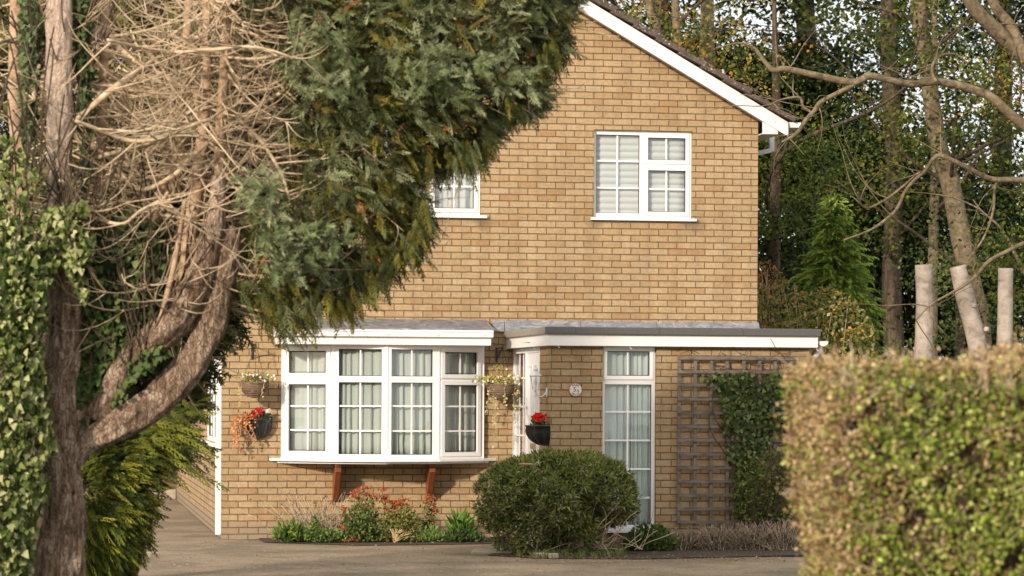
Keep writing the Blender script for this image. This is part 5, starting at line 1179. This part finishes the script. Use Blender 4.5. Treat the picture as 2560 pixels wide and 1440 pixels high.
tuft('foliage', e, (c.x - .06, c.y - .03, c.z + .05), .24, .12, .06, 520, .034, [(.36, .38, .09), (.48, .42, .16), (.25, .29, .07), (.50, .38, .14)])
tuft('upright_sprig', e, (c.x - .04, c.y, c.z + .17), .06, .04, .07, 70, .026, [(.40, .36, .14), (.30, .30, .08)])
flowers('flowers', e, [(c.x + g.uniform(-.30, .19), c.y - .1 + g.uniform(-.08, .05), c.z + g.uniform(.0, .11)) for _ in range(18)] + [(c.x - .30, c.y - .05, c.z + .08), (c.x - .32, c.y - .05, c.z + .04), (c.x + .05, c.y - .05, c.z + .18)], [(.88, .85, .76)], .017, g)
trails('trailing_leaves', e, [((c.x - .13, c.y - .06, c.z), .78), ((c.x - .11, c.y - .08, c.z), .62), ((c.x + .13, c.y - .10, c.z), .44), ((c.x + .16, c.y - .08, c.z), .30), ((c.x + .02, c.y - .17, c.z), .26), ((c.x - .15, c.y - .02, c.z), .36)], [(.58, .46, .20), (.50, .46, .22), (.36, .38, .12)], .027, 62, g, .03)
# black half-round wall planters
def wall_planter(cx, cy, cz, r, dp, face, label):
    e = empty('wall_planter', (cx, cy, cz - dp), label, 'planter')
    prof = [(r * (.12 + .88 * math.sin(a)), -dp * math.cos(a)) for a in np.linspace(0, math.pi / 2, 8)] + [(r * 1.05, .006), (r * 1.05, .02), (r * .94, .02), (r * .9, -.02)]
    a0 = math.pi if face == 'y' else math.pi / 2
    m = MB(); m.lathe(prof, (cx, cy, cz), 26, a0, a0 + math.pi)
    m.v = [(cx + (x - cx) * (1 + .085 * math.cos(11 * math.atan2(y - cy, x - cx)) * (z < cz)), cy + (y - cy) * (1 + .085 * math.cos(11 * math.atan2(y - cy, x - cx)) * (z < cz)), z) for x, y, z in m.v]
    if face == 'x': m.v = [(cx + (x - cx) * 1.55, y, z) for x, y, z in m.v]
    if face == 'y': m.prism([(-p, z) for p, z in reversed(prof[:9])] + prof[:9], cy, cy + .006, lambda p, q, t: (cx + p, t, cz + q))
    else: m.prism([(-p, z) for p, z in reversed(prof[:9])] + prof[:9], cx, cx + .006, lambda p, q, t: (t, cy + p, cz + q))
    m.build('trough', BLK, e, smooth=True)
    m = MB(); m.lathe([(.001, .012), (r * .92, .004)], (cx, cy, cz), 16, a0, a0 + math.pi); m.v = [(cx + (x - cx) * (1.5 if face == 'x' else 1), y, z) for x, y, z in m.v]; m.build('compost', PEAT, e); return e
a, b = PY(616, 1052, YW - .1), PY(681, 1052, YW - .1); cx, cz = (a.x + b.x) / 2, a.z; r = (b.x - a.x) / 2
e = wall_planter(cx, YW - .008, cz, r, .205, 'y', 'black wall planter with copper trailing leaves and red cyclamen left of the bay window')
tuft('cyclamen_leaves', e, (cx + .06, YW - .09, cz + .045), .09, .06, .035, 110, .045, [(.07, .12, .05), (.14, .19, .09), (.05, .08, .03), (.22, .26, .16)], T_ROUND)
tuft('copper_foliage', e, (cx - .12, YW - .10, cz + .02), .11, .07, .06, 300, .032, [(.52, .20, .07), (.62, .30, .12), (.42, .13, .05)], T_ROUND)
trails('copper_trails', e, [((cx - .10 - .19 * g.random(), YW - .10 - .08 * g.random(), cz + .02), L) for L in (.36, .42, .28, .22, .33, .18, .30, .14, .12)], [(.52, .21, .08), (.64, .33, .14), (.44, .15, .06)], .03, 85, g, .05)
flowers('red_flowers', e, [(cx - .075 + g.normal(0, .018), YW - .12 + g.normal(0, .02), cz + .085 + g.normal(0, .014)) for _ in range(5)] + [(cx + .0 + g.normal(0, .018), YW - .12 + g.normal(0, .02), cz + .10 + g.normal(0, .014)) for _ in range(6)], [(.60, .02, .04), (.45, .01, .02)], .030, g)
flowers('pink_flowers', e, [(cx + .09 + g.normal(0, .015), YW - .12, cz + .105 + g.normal(0, .012)) for _ in range(4)], [(.85, .55, .52), (.80, .70, .66)], .028, g)
yq = PX(1368, 1066, xE0).y; yq = YE + .16; c_ = PX(1370, 1066, xE0)
cz = PX(1366, 1067, xE0).z
e = wall_planter(xE0 - .006, yq, cz, .155, .21, 'x', 'black wall planter with bright red cyclamen on the porch pier')
tuft('cyclamen_leaves', e, (xE0 - .11, yq, cz + .04), .07, .08, .035, 150, .042, [(.12, .15, .05), (.20, .24, .11), (.30, .22, .10), (.07, .10, .03)], T_ROUND)
flowers('red_flowers', e, [(xE0 - .12 + g.normal(0, .035), yq - .03 + g.normal(0, .03), cz + .115 + g.normal(0, .018)) for _ in range(16)], [(.80, .02, .01), (.62, .01, .01)], .034, g)
tuft('dry_sprig', e, (xE0 - .04, yq, cz + .30), .04, .02, .04, 40, .022, [(.50, .32, .10), (.42, .28, .12)])

# porch lantern on the pier
ly = YE + .20; lz = PX(1358, 982, xE0).z; lx = xE0 - .135; k = 1 / 228.0
lan = empty('wall_lantern', (xE0, ly, lz), 'ornate white coach lantern with clear glass on the porch pier', 'lantern')
zt = lz + 22 * k * .0; base = lz + .03
m = MB(); m.lathe([(.001, 0), (.03, .002), (.034, .01), (.02, .02)], (0, 0, 0), 14); m.v = [(xE0 - z, ly + x, lz + y * 1.9) for x, y, z in m.v]; m.build('back_plate', UPVC, lan, smooth=True)
m = MB(); S = spline([(xE0 - .012, ly, lz + .01), (xE0 - .05, ly, lz - .035), (xE0 - .09, ly, lz - .04), (lx, ly, lz - .01), (lx, ly, base)], 6); m.tube([Vector(s) for s in S], .0085, 8); m.lathe([(.001, -.075), (.012, -.06), (.006, -.045), (.014, -.03), (.008, -.012), (.03, .0)], (lx, ly, base), 12); m.build('arm', UPVC, lan, smooth=True)
h0, h1 = base, base + .155
m = MB()
for q in range(6):
    a = q * math.pi / 3 + .26; m.bar((lx + .034 * math.cos(a), ly + .034 * math.sin(a), h0), (lx + .066 * math.cos(a), ly + .066 * math.sin(a), h1), .007)
m.lathe([(.001, -.006), (.040, -.004), (.040, .006), (.001, .008)], (lx, ly, h0), 6, .26, .26 + 2 * math.pi); m.lathe([(.068, -.006), (.080, 0), (.080, .008), (.052, .035), (.026, .052), (.030, .06), (.034, .075), (.020, .092), (.008, .10), (.011, .112), (.001, .13)], (lx, ly, h1), 6, .26, .26 + 2 * math.pi); m.build('cage', UPVC, lan)
m = MB(); m.lathe([(.032, .004), (.063, .150)], (lx, ly, h0), 6, .26, .26 + 2 * math.pi); m.build('glass', GLASS, lan)
m = MB(); m.lathe([(.008, .006), (.008, .05), (.016, .07), (.018, .09), (.010, .11), (.001, .115)], (lx, ly, h0), 10); m.build('bulb', CREAM, lan, smooth=True)

# round house number plaque with its lettering
pc = PY(1439, 974.5, YE - .02); pr = 17.2 / 6800 * 29.6
pl = empty('house_plaque', (pc.x, YE, pc.z), 'round cream house number plaque with terracotta rim reading PARK 5A DRIVE', 'plaque')
def disc(r, y0, y1, mat_, name, bev=.003):
    m = MB(); m.prism([(pc.x + r * math.cos(a), pc.z + r * math.sin(a)) for a in np.linspace(0, 2 * math.pi, 40, endpoint=False)], y0, y1, lambda p, q, t: (p, t, q)); return m.build(name, mat_, pl, bevel=bev)
disc(pr, YE - .018, YE - .001, TERRA, 'rim'); disc(pr * .90, YE - .021, YE - .0185, CREAM, 'face', 0)
def text(s_, size, x, z, rot, parent, mat_, y):
    cu = bpy.data.curves.new('t', 'FONT'); cu.body = s_; cu.size = size; cu.align_x = 'CENTER'; cu.align_y = 'CENTER'; cu.extrude = .0006; cu.offset = .0004
    to = bpy.data.objects.new('t', cu); C.objects.link(to); bpy.context.view_layer.update()
    me = bpy.data.meshes.new_from_object(to.evaluated_get(bpy.context.evaluated_depsgraph_get())); bpy.data.objects.remove(to)
    Mx = Matrix.Translation((x, y, z)) @ Matrix.Rotation(-rot, 4, 'Y') @ Matrix.Rotation(R(90), 4, 'X')
    me.transform(Mx); return me
def join_text(items, name, mat_, parent, y):
    V, F = [], []
    for it in items:
        me = text(*it, parent, mat_, y); n = len(V); V += [tuple(v.co) for v in me.vertices]; F += [tuple(i + n for i in p.vertices) for p in me.polygons]
    me = bpy.data.meshes.new(name); me.from_pydata(V, [], F); me.update(); return link(name, me, mat_, parent)
rr = pr * .70; it = []
for i, ch in enumerate('PARK'): a = R(33 - 22 * i); it.append((ch, .030, pc.x - rr * math.sin(a), pc.z + rr * math.cos(a), a))
for i, ch in enumerate('DRIVE'): a = R(-40 + 20 * i); it.append((ch, .028, pc.x + rr * math.sin(a), pc.z - rr * math.cos(a), a))
join_text(it, 'street_lettering', INK, pl, YE - .0225)
join_text([('5', .070, pc.x - .012, pc.z + .002, 0), ('A', .040, pc.x + .026, pc.z - .012, 0)], 'house_number', INK, pl, YE - .0225)
m = MB(); 
for sx in (-1, 1): m.lathe([(.001, 0), (.0045, 0)], (0, 0, 0), 8); 
m = MB()
for sx in (-1, 1): m.box(pc.x + sx * pr * .78 - .004, pc.x + sx * pr * .78 + .004, YE - .0235, YE - .0212, pc.z - .0, pc.z + .008)
m.build('screws', IRON, pl)

# trellis
YTR = YE - .055; tre = empty('trellis', (PY(1850, 1310, YTR).x, YTR, PY(1850, 1310, YTR).z), 'weathered grey timber trellis fixed to the extension wall', 'trellis')
vx = [PY(u, 1100, YTR).x for u in (1698, 1738, 1778.5, 1818.5, 1858.5, 1898.5, 1938)]; dx = vx[1] - vx[0]; vx.append(vx[-1] + dx)
hz = [PY(1850, v, YTR).z for v in (896, 930, 963.5, 998, 1032, 1066.5, 1101, 1135.5, 1170, 1203.5, 1238, 1272, 1305)]
g = np.random.default_rng(2)
for x in vx: m = MB(); m.box(x - .019, x + .019, YTR, YTR + .018, hz[-1] - .03, hz[0] + .03, Matrix.Translation((x, 0, 1.2)) @ Matrix.Rotation(g.normal(0, .0025), 4, 'Y') @ Matrix.Translation((-x, 0, -1.2))); m.build('upright_slat', GREYWOOD, tre, bevel=.002)
for z in hz: m = MB(); xc = (vx[0] + vx[-1]) / 2; m.box(vx[0] - .018, vx[-1] + .018, YTR - .019, YTR - .001, z - .0175, z + .0175, Matrix.Translation((xc, 0, z)) @ Matrix.Rotation(g.normal(-.001, .004), 4, 'Y') @ Matrix.Translation((-xc, 0, -z))); m.build('cross_slat', GREYWOOD, tre, bevel=.002)
m = MB()
for x in (vx[0], vx[-1]):
    for z in (hz[1], hz[-2]): m.box(x - .012, x + .012, YTR + .018, YE - .001, z - .05, z - .02)
m.build('wall_batten', GREYWOOD, tre)
IV = [(.045, .07, .018), (.065, .095, .025), (.028, .045, .012), (.11, .14, .04), (.17, .19, .08)]
def trellis_ivy(label, poly, n, size, thick, pal, Y):
    P, d, h = fill_poly(poly, Y, n, thick, .5); P = P[lump(P, 9, 3) > -.25 - d * 3]; n = len(P); c0_ = P.mean(0); e = empty('ivy', (c0_[0], Y, P[:, 2].min()), label, 'ivy')
    bake('leaves', LEAF, e, *T_IVY, P, frames(np.array([.1, -.2, -1]) + rnd(n, .4), np.array([-.2, -1, .3]) + rnd(n, .3), RNG.uniform(size * .6, size * 1.2, n)), pick(pal, n, .15)); return e
e = trellis_ivy('dark green ivy climbing the middle and right of the trellis', [(1742, 932), (1775, 930), (1960, 928), (2010, 940), (2010, 1080), (1930, 1090), (1925, 1130), (1890, 1135), (1880, 1200), (1850, 1215), (1850, 1290), (1838, 1290), (1832, 1200), (1820, 1130), (1805, 1120), (1815, 1095), (1800, 1060), (1808, 1020), (1795, 1000), (1782, 960), (1765, 965)], 2300, .055, .045, IV, YTR - .02)
m = MB()
for i in range(9):
    p = PY(g.uniform(1845, 1880), 1310, YTR); S = spline([(p.x, YTR - .03, 0), (p.x + g.normal(-.05, .1), YTR - .03, .7), (p.x + g.normal(.0, .25), YTR - .03, 1.4), (p.x + g.normal(.1, .3), YTR - .02, 1.95)], 6); m.tube([Vector(s) for s in S], list(np.linspace(.010, .003, len(S))), 5)
for i in range(26):
    p = PY(g.uniform(1740, 2000), g.uniform(880, 925), YE - .02); W = walk(g, p, [g.normal(0, 1), -.1, g.normal(-.2, .4)], g.uniform(.15, .45), 7, .4); m.tube([Vector((q[0], min(q[1], YE - .008), q[2])) for q in W], .003, 4, False)
m.build('vines', BARK_DARK, e, smooth=True)

# ================================================================ PLANTS
# big rounded shrub before the porch
YR = 28.35; rs = empty('shrub', (PY(1385, 1390, YR).x, YR, 0), 'large rounded dark green clipped shrub in front of the porch', 'shrub')
RP = [(1190, 1245), (1193, 1215), (1215, 1190), (1240, 1165), (1262, 1158), (1300, 1140), (1325, 1144), (1360, 1130), (1400, 1138), (1440, 1130), (1490, 1136), (1520, 1152), (1545, 1158), (1568, 1185), (1580, 1220), (1590, 1262), (1580, 1290), (1555, 1305), (1510, 1318), (1490, 1350), (1465, 1385), (1290, 1390), (1245, 1372), (1222, 1330), (1198, 1290)]
poly = np.array(plane_poly(RP, YR)); lo, hi = poly.min(0), poly.max(0)
def shell(poly, n, Y, depth, g, inner=.35):
    """points on and just below the surface of a rounded bush with this front outline"""
    q = []; c = poly.mean(0)
    while len(q) < n:
        p = g.uniform(lo, hi, (n, 2)); ok, d = in_poly(p, poly); p, d = p[ok], d[ok]; R0 = d.max(); yy = depth * np.sqrt(np.clip(1 - (1 - np.minimum(1, d / (R0 * .9))) ** 2, 0, 1)); s = g.choice([-1, -1, -1, 1], len(p))
        lump = .07 * np.sin(p[:, 0] * 9.1 + 1.3) * np.sin(p[:, 1] * 8.3 + .5) + .04 * np.sin(p[:, 0] * 21) * np.sin(p[:, 1] * 19); yv = Y + s * (yy * (1 + lump) + lump - np.abs(g.normal(0, inner * .25, len(p)))); q += [np.column_stack([p[:, 0], yv, p[:, 1], s * yy])]
        if sum(map(len, q)) > n: break
    return np.concatenate(q)[:n]
g = np.random.default_rng(17); SP_ = shell(poly, 10500, YR, .60, g, .5); SP_ = SP_[lump(SP_[:, :3], 10, 5) > -.40]; P = SP_[:, :3]; n = len(P); cc0 = np.array([poly[:, 0].mean(), YR, .55])
keep = ~((P[:, 2] < .30) & (g.random(n) < .55)) & ~((np.abs(P[:, 0] - PY(1345, 1250, YR).x) < .05) & (P[:, 2] < .72) & (g.random(n) < .6)) & ~((np.abs(P[:, 0] - PY(1430, 1250, YR).x) < .07) & (np.abs(P[:, 2] - .55) < .15) & (g.random(n) < .6)); P = P[keep]; n = len(P); out = unit(P - cc0)
# each point carries a whorl of narrow leaves
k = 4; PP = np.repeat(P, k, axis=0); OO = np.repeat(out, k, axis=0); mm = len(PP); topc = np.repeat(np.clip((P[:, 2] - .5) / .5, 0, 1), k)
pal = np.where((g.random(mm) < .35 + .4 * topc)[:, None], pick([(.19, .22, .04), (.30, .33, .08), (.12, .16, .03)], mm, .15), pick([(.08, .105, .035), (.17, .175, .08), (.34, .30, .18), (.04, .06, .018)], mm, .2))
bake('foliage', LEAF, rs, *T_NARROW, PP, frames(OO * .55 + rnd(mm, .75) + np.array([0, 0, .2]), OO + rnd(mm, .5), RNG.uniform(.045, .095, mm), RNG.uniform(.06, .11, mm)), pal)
m = MB()
for i in range(60):
    p0 = np.array([rs.location.x + g.normal(0, .16), YR + g.normal(0, .12), -.02]); q = P[g.integers(n)]; mid_ = p0 * .45 + q * .55 + np.array([0, 0, -.12]) + g.normal(0, .06, 3); S = spline([p0, mid_, q], 6); m.tube([Vector(s) for s in S], list(np.linspace(.014, .003, len(S))), 5, False)
for i in range(18):
    p0 = PY(g.uniform(1470, 1620), 1375, YR - .35); W = walk(g, [p0.x, p0.y, .05], [g.normal(.5, .6), g.normal(-.2, .3), .5], g.uniform(.25, .6), 7, .5, .05); m.tube([Vector(s) for s in W], .004, 4, False)
m.build('stems', BARK_DEAD, rs, smooth=True)
pp_ = PY(1314, 1160, YR - .60); m = MB(); m.lathe([(.001, .006), (.05, .008), (.075, .004), (.078, -.004), (.05, -.012), (.001, -.014)], pp_, 16); o = m.build('dry_seed_head', plain('bracket_tan', (.40, .22, .12), .9, .3, 30, .5, 60), rs, smooth=True)

def bed_plant(name, label, u0, v0, u1, v1, Y, n, size, pal, tmpl=T_LEAF, thick=.14, group=None, up=.6, nstem=12):
    zb = 0.0; a, b = PY(u0, v0, Y), PY(u1, v0, Y); H_ = max(.05, a.z); cx = (a.x + b.x) / 2; rx = (b.x - a.x) / 2
    e = empty(name, (cx, Y, 0), label, 'plant', group); q = unit(rnd(n)); rad = RNG.random(n) ** .45
    P = np.column_stack([cx + q[:, 0] * rad * rx, Y + q[:, 1] * rad * thick, np.abs(q[:, 2]) * rad * H_ + .01])
    bake('foliage', LEAF, e, *tmpl, P, frames(q * .6 + rnd(n, .4) + np.array([0, -.1, up]), rnd(n, .4) + np.array([-.2, -.7, .6]), RNG.uniform(size * .6, size * 1.3, n)), pick(pal, n, .18))
    m = MB(); g = np.random.default_rng(int(u0))
    for i in range(nstem): t = P[g.integers(n)]; m.tube([Vector((cx + g.normal(0, rx * .25), Y, -.01)), Vector(t * .6 + np.array([cx, Y, 0]) * .4), Vector(t)], .0035, 4, False)
    m.build('stems', BARK_DARK, e); return e, P
YBd = 30.75; GR = [(.085, .14, .025), (.13, .19, .035), (.05, .09, .018), (.18, .23, .05)]
bed_plant('green_plant', 'bright green strap leaved clump at the left end of the flower bed', 690, 1315, 765, 1358, YBd - .15, 420, .11, GR, T_NARROW)
bed_plant('green_plant', 'low leafy green plant between the left clump and the sedum', 755, 1325, 870, 1362, YBd - .25, 700, .04, [(.10, .15, .035), (.16, .22, .05), (.06, .10, .025)])
bed_plant('parsley_plant', 'small bright green curly plant among the grey lavender', 773, 1292, 800, 1330, YBd - .2, 260, .03, GR, T_ROUND, .06)
g = np.random.default_rng(6)
def spiky(label, name, u0, u1, vtop, Y, n, pal, flower_pal, hmin=.15, group=None, lean=.25, fl=.5, sz=.02):
    a, b = PY(u0, 1300, Y).x, PY(u1, 1300, Y).x; H_ = PY((u0 + u1) / 2, vtop, Y).z; cx = (a + b) / 2; e = empty(name, (cx, Y, 0), label, 'plant', group); m = MB(); lp = []; fp = []
    for i in range(n):
        x0 = cx + g.normal(0, (b - a) * .16); h = g.uniform(hmin, H_) ; dx_ = (x0 - cx) * 1.2 + g.normal(0, lean * h * .5); S = spline([(x0, Y + g.normal(0, .05), 0), (x0 + dx_ * .35, Y + g.normal(0, .06), h * .55), (x0 + dx_, Y + g.normal(0, .08) - .05, h)], 4); m.tube([Vector(s) for s in S], list(np.linspace(.0035, .0018, len(S))), 4, False)
        for q in range(9): lp.append(S[int(g.integers(0, 6))] + g.normal(0, .012, 3))
        if g.random() < fl: fp += [S[-1] + g.normal(0, .008, 3) for _ in range(5)]
    m.build('stems', BARK_DEAD, e); lp = np.array(lp); bake('foliage', LEAF, e, *T_NARROW, lp, frames(rnd(len(lp), .7) + np.array([0, 0, .8]), rnd(len(lp), .6) + np.array([0, -1, .3]), RNG.uniform(.03, .06, len(lp))), pick(pal, len(lp), .2))
    if fp: fp = np.array(fp); bake('flower_heads', PETAL, e, *T_LEAF, fp, frames(rnd(len(fp), .5) + np.array([0, 0, 1]), rnd(len(fp), .6) + np.array([0, -1, 0]), RNG.uniform(sz * .6, sz * 1.2, len(fp))), pick(flower_pal, len(fp), .2))
    return e
GL = [(.28, .27, .22), (.20, .21, .15), (.36, .33, .27), (.13, .15, .08)]
spiky('grey lavender with dry dark flower spikes below the left bracket', 'lavender', 700, 905, 1232, YBd, 170, GL, [(.10, .07, .10), (.16, .11, .10)], .12, fl=.35, lean=.5)
# sedum with flat rust-red heads
def sedum(label, u0, u1, heads, n, Y, pal):
    a, b = PY(u0, 1300, Y).x, PY(u1, 1300, Y).x; cx = (a + b) / 2; e = empty('sedum_plant', (cx, Y, 0), label, 'plant'); m = MB(); lp = []; fp = []
    for (u, v, wpx) in heads:
        t = PY(u, v, Y - .05); x0 = cx + (t.x - cx) * .45; S = spline([(x0, Y, 0), (x0 * .5 + t.x * .5 - .02, Y - .02, t.z * .5), (t.x, Y - .05, t.z)], 5); m.tube([Vector(s) for s in S], .004, 5, False)
        for q in range(34): lp.append(S[int(g.integers(1, 10))] + g.normal(0, .035, 3))
        f0 = len(fp)
        for q in range(int(wpx * 5)): fp.append([t.x + g.normal(0, wpx * .36 * px_at(Y)), t.y + g.normal(0, .03), t.z + g.normal(0, .012)])
        hd = np.array(fp[f0:]); bake('flower_head', PETAL, e, *T_ROUND, hd, frames(rnd(len(hd), .6) + np.array([0, -.2, .6]), rnd(len(hd), .6) + np.array([0, -.5, 1]), RNG.uniform(.012, .022, len(hd))), pick([(.40, .085, .035), (.50, .14, .055), (.28, .05, .025), (.52, .22, .09)], len(hd), .15))
    m.build('stems', BARK_DEAD, e); lp = np.array(lp)
    bake('leaves', LEAF, e, *T_ROUND, lp, frames(rnd(len(lp), .6) + np.array([0, -.3, .3]), rnd(len(lp), .5) + np.array([-.2, -.6, .6]), RNG.uniform(.03, .055, len(lp))), pick(pal, len(lp), .2))
    return e
sedum('tall sedum with flat rust red heads left of the bed centre', 850, 960, [(913, 1221, 26), (893, 1232, 22), (889, 1243, 22), (924, 1237, 20), (929, 1243, 12), (956, 1224, 20), (917, 1271, 22), (865, 1290, 18), (858, 1272, 16), (900, 1300, 10)], 0, YBd - .05, [(.16, .20, .05), (.24, .27, .09), (.30, .22, .08), (.10, .14, .04)])
sedum('rust red sedum right of the bed centre', 940, 1070, [(960, 1243, 26), (966, 1253, 16), (990, 1256, 26), (1003, 1262, 26), (1010, 1250, 18), (985, 1266, 18), (1018, 1268, 14), (968, 1270, 18), (975, 1282, 14), (985, 1294, 16), (1012, 1296, 14), (1030, 1290, 12)], 0, YBd - .08, [(.16, .20, .05), (.24, .27, .09), (.38, .24, .08), (.10, .14, .04)])
sedum('small leaning sedum stem under the right timber bracket', 1050, 1095, [(1073, 1244, 16), (1084, 1248, 14), (1067, 1256, 12), (1086, 1262, 10), (1072, 1268, 10), (1084, 1278, 12), (1074, 1285, 10), (1080, 1310, 8)], 0, YBd, [(.20, .22, .09), (.14, .17, .05)])
bed_plant('green_plant', 'dense dark leafy mound beneath the rust red sedums', 850, 1258, 960, 1362, YBd - .2, 1500, .04, [(.07, .10, .025), (.12, .16, .04), (.17, .21, .06), (.05, .07, .02)], thick=.2)
bed_plant('green_plant', 'yellowing leafy mound at the middle of the flower bed', 945, 1268, 1065, 1362, YBd - .2, 1400, .04, [(.16, .16, .04), (.10, .13, .03), (.28, .22, .07), (.20, .22, .06)], thick=.2)
m = MB(); e = empty('dry_grass', (PY(995, 1350, YBd - .3).x, YBd - .3, 0), 'small fan of straw coloured dry blades in the middle of the bed', 'plant')
p0 = PY(985, 1362, YBd - .35)
for i in range(16): a = g.uniform(-.2, 1.1); m.tube([Vector((p0.x, p0.y, 0)), Vector((p0.x + math.sin(a) * .12, p0.y - .02, .09 * math.cos(a) + .02)), Vector((p0.x + math.sin(a) * .26, p0.y - .03, .16 * math.cos(a)))], .004, 4)
m.build('blades', plain('straw', (.50, .36, .20), .9), e)
bed_plant('green_plant', 'low pale green clump with narrow leaves right of the sedums', 1040, 1322, 1115, 1360, YBd - .25, 520, .06, [(.17, .26, .06), (.25, .33, .10), (.12, .18, .04)], T_NARROW)
bed_plant('green_plant', 'flat dark green leafy plant at the right of the bed', 1095, 1330, 1215, 1360, YBd - .3, 800, .045, [(.06, .10, .03), (.10, .15, .04), (.04, .07, .02)])
bed_plant('daffodil_shoots', 'upright fresh green shoots at the right of the flower bed', 1125, 1300, 1180, 1350, YBd - .2, 120, .17, [(.08, .16, .025), (.12, .22, .04)], T_NARROW, .05, up=1.3)
flowers('small_red_flowers', e, [tuple(PY(u, v, YBd - .32)) for u, v in ((856, 1318), (878, 1348), (892, 1350), (860, 1352))], [(.65, .06, .03)], .022, g)
# low planting under the tall window and trellis
YLv = 28.75
bed_plant('green_plant', 'low green sprawling plant under the tall window', 1560, 1315, 1690, 1392, YLv - .1, 1500, .05, [(.07, .11, .03), (.11, .16, .04), (.05, .07, .02)], thick=.25)
for i, (u0, u1, vt, lab) in enumerate(((1640, 1760, 1322, 'left grey brown lavender mound below the trellis'), (1735, 1850, 1312, 'middle grey brown lavender mound below the trellis'), (1825, 1920, 1306, 'right grey brown lavender mound below the trellis'), (1900, 2010, 1300, 'last grey brown lavender mound beside the clipped hedge'))):
    spiky(lab, 'lavender', u0, u1, vt, YLv - .05 * i, 230, [(.11, .085, .06), (.18, .145, .105), (.09, .105, .04), (.27, .23, .19)], [(.20, .14, .12), (.34, .29, .25)], .08, 'lavender mounds below the trellis', .35, .5)
shrub('shrub', 'dark leafy shrub at the foot of the trellis by the hedge', [(1840, 1290), (1835, 1220), (1850, 1160), (1890, 1140), (1930, 1130), (2030, 1120), (2040, 1330), (1850, 1330)], YE - .28, 2600, .2, .045, [(.08, .11, .025), (.13, .16, .035), (.05, .07, .018), (.20, .20, .05)], stems=20, seed=12)
# grass and weeds at the foot of the round shrub, one stuff object
n = 2600; u = RNG.uniform(1290, 1560, n); P = np.array([PZ(uu, vv, 0.0) for uu, vv in zip(u, 1386 + RNG.normal(0, 5, n))]); kp = RNG.random(n) < (.25 + .6 * (np.sin(u * .045) * np.sin(u * .021 + 1) > 0)); P = P[kp]; n = len(P); P[:, 2] = .005
o = bake('edge_weeds', LEAF, None, *T_NARROW, P, frames(rnd(n, .4) + np.array([0, 0, 1]), rnd(n, .5) + np.array([0, -1, 0]), RNG.uniform(.03, .09, n)), pick([(.09, .14, .035), (.14, .17, .05), (.20, .20, .07)], n, .2)); tag(o, 'short weeds and grass along the foot of the round shrub', 'weeds', kind='stuff')
# terracotta pot fragment, edging stones
p = PZ(1305, 1360, 0); m = MB(); m.lathe([(.075, 0), (.095, .13), (.105, .13), (.105, .16), (.092, .16), (.08, .02)], (p.x, p.y - .0, 0), 20); o = m.build('flower_pot', TERRA, smooth=True); tag(o, 'orange terracotta pot tucked under the left of the round shrub', 'flower pot')
for u, v, w_, lab in ((1352, 1395, .14, 'left of the two pale edging stones below the round shrub'), (1385, 1396, .10, 'right of the two pale edging stones below the round shrub')):
    p = PZ(u, v, 0); m = MB(); m.box(p.x - w_ / 2, p.x + w_ / 2, p.y, p.y + .09, -.01, .05); o = m.build('edging_stone', STONE, bevel=.01); tag(o, lab, 'stone', 'edging stones')
p = PZ(1225, 1383, 0); m = MB(); m.prism([(p.x - .2, p.y), (p.x + .22, p.y - .1), (p.x + .35, p.y + .35), (p.x - .1, p.y + .5)], -.01, .022, lambda a_, b_, t: (a_, b_, t)); o = m.build('paving_slab', STONE, bevel=.008); tag(o, 'worn flat slab at the left foot of the round shrub', 'slab')
# fallen leaves and grit on the drive
n = 2400; uu = RNG.uniform(330, 1960, n); vv = RNG.uniform(1352, 1440, n); P = np.array([PZ(a_, b_, 0) for a_, b_ in zip(uu, vv)]); 
e1 = RNG.random(n) < .5; near = np.array([PZ(RNG.uniform(1215, 1965), 1392 + RNG.normal(6, 6), 0) for _ in range(n)]); P[e1] = near[e1]; P[:, 2] = .008
o = bake('fallen_leaves', LEAF, None, *T_LEAF, P, frames(rnd(n) * np.array([1, 1, .1]), rnd(n, .25) + np.array([0, 0, 1]), RNG.uniform(.006, .034, n)), pick([(.34, .20, .09), (.22, .14, .07), (.46, .38, .26), (.42, .18, .06)], n, .2)); tag(o, 'small fallen leaves and grit scattered on the drive', 'leaf litter', kind='stuff')
# raised kerb strip before the bed
q = [PZ(u, v, 0) for u, v in ((640, 1357), (900, 1366), (1215, 1362))]; m = MB()
# fence at the back of the side passage
YFn = YB + .25; xf = PX(395, 1240, -1.0); FENW = plain('stained_fence_board', (.17, .085, .05), .8, .2, 10)
fe = empty('fence', (xL - .6, YFn, 0), 'reddish brown timber fence across the end of the side passage', 'fence')
for i in range(14): x = xL - .01 - i * .125; m = MB(); m.box(x - .12, x, YFn, YFn + .02, .15, 1.85 + .01 * (i % 2)); m.build('board', FENW, fe, bevel=.003)
m = MB(); m.box(xL - 1.76, xL - .01, YFn - .025, YFn - .001, 0.0, .148); m.build('gravel_board', STONE, fe)
for z in (.5, 1.5): m = MB(); m.box(xL - 1.76, xL - .01, YFn + .021, YFn + .06, z, z + .08); m.build('rail', FENW, fe)
# edge of bed under the cypresses
sheet('tree_bed', [(-8, 14), (PZ(300, 1440, 0).x, 14), (PZ(345, 1440, 0).x, PZ(345, 1440, 0).y), (PZ(330, 1400, 0).x, PZ(330, 1400, 0).y), (.6, 30), (-.4, YB), (-8, YB)], .001, SOIL)
for i in range(4):
    p = PZ(290 + i * 26, 1412 - i * 6, 0); m = MB(); m.box(-.13, .13, -.05, .05, -.01, .05, Matrix.Translation((p.x, p.y, 0)) @ Matrix.Rotation(.3 * i - .2, 4, 'Z')); o = m.build('edging_brick', STONE, bevel=.008); tag(o, ['first', 'second', 'third', 'fourth'][i] + ' edging brick from the left beside the golden cypress shrub', 'brick', 'edging bricks under the cypress')
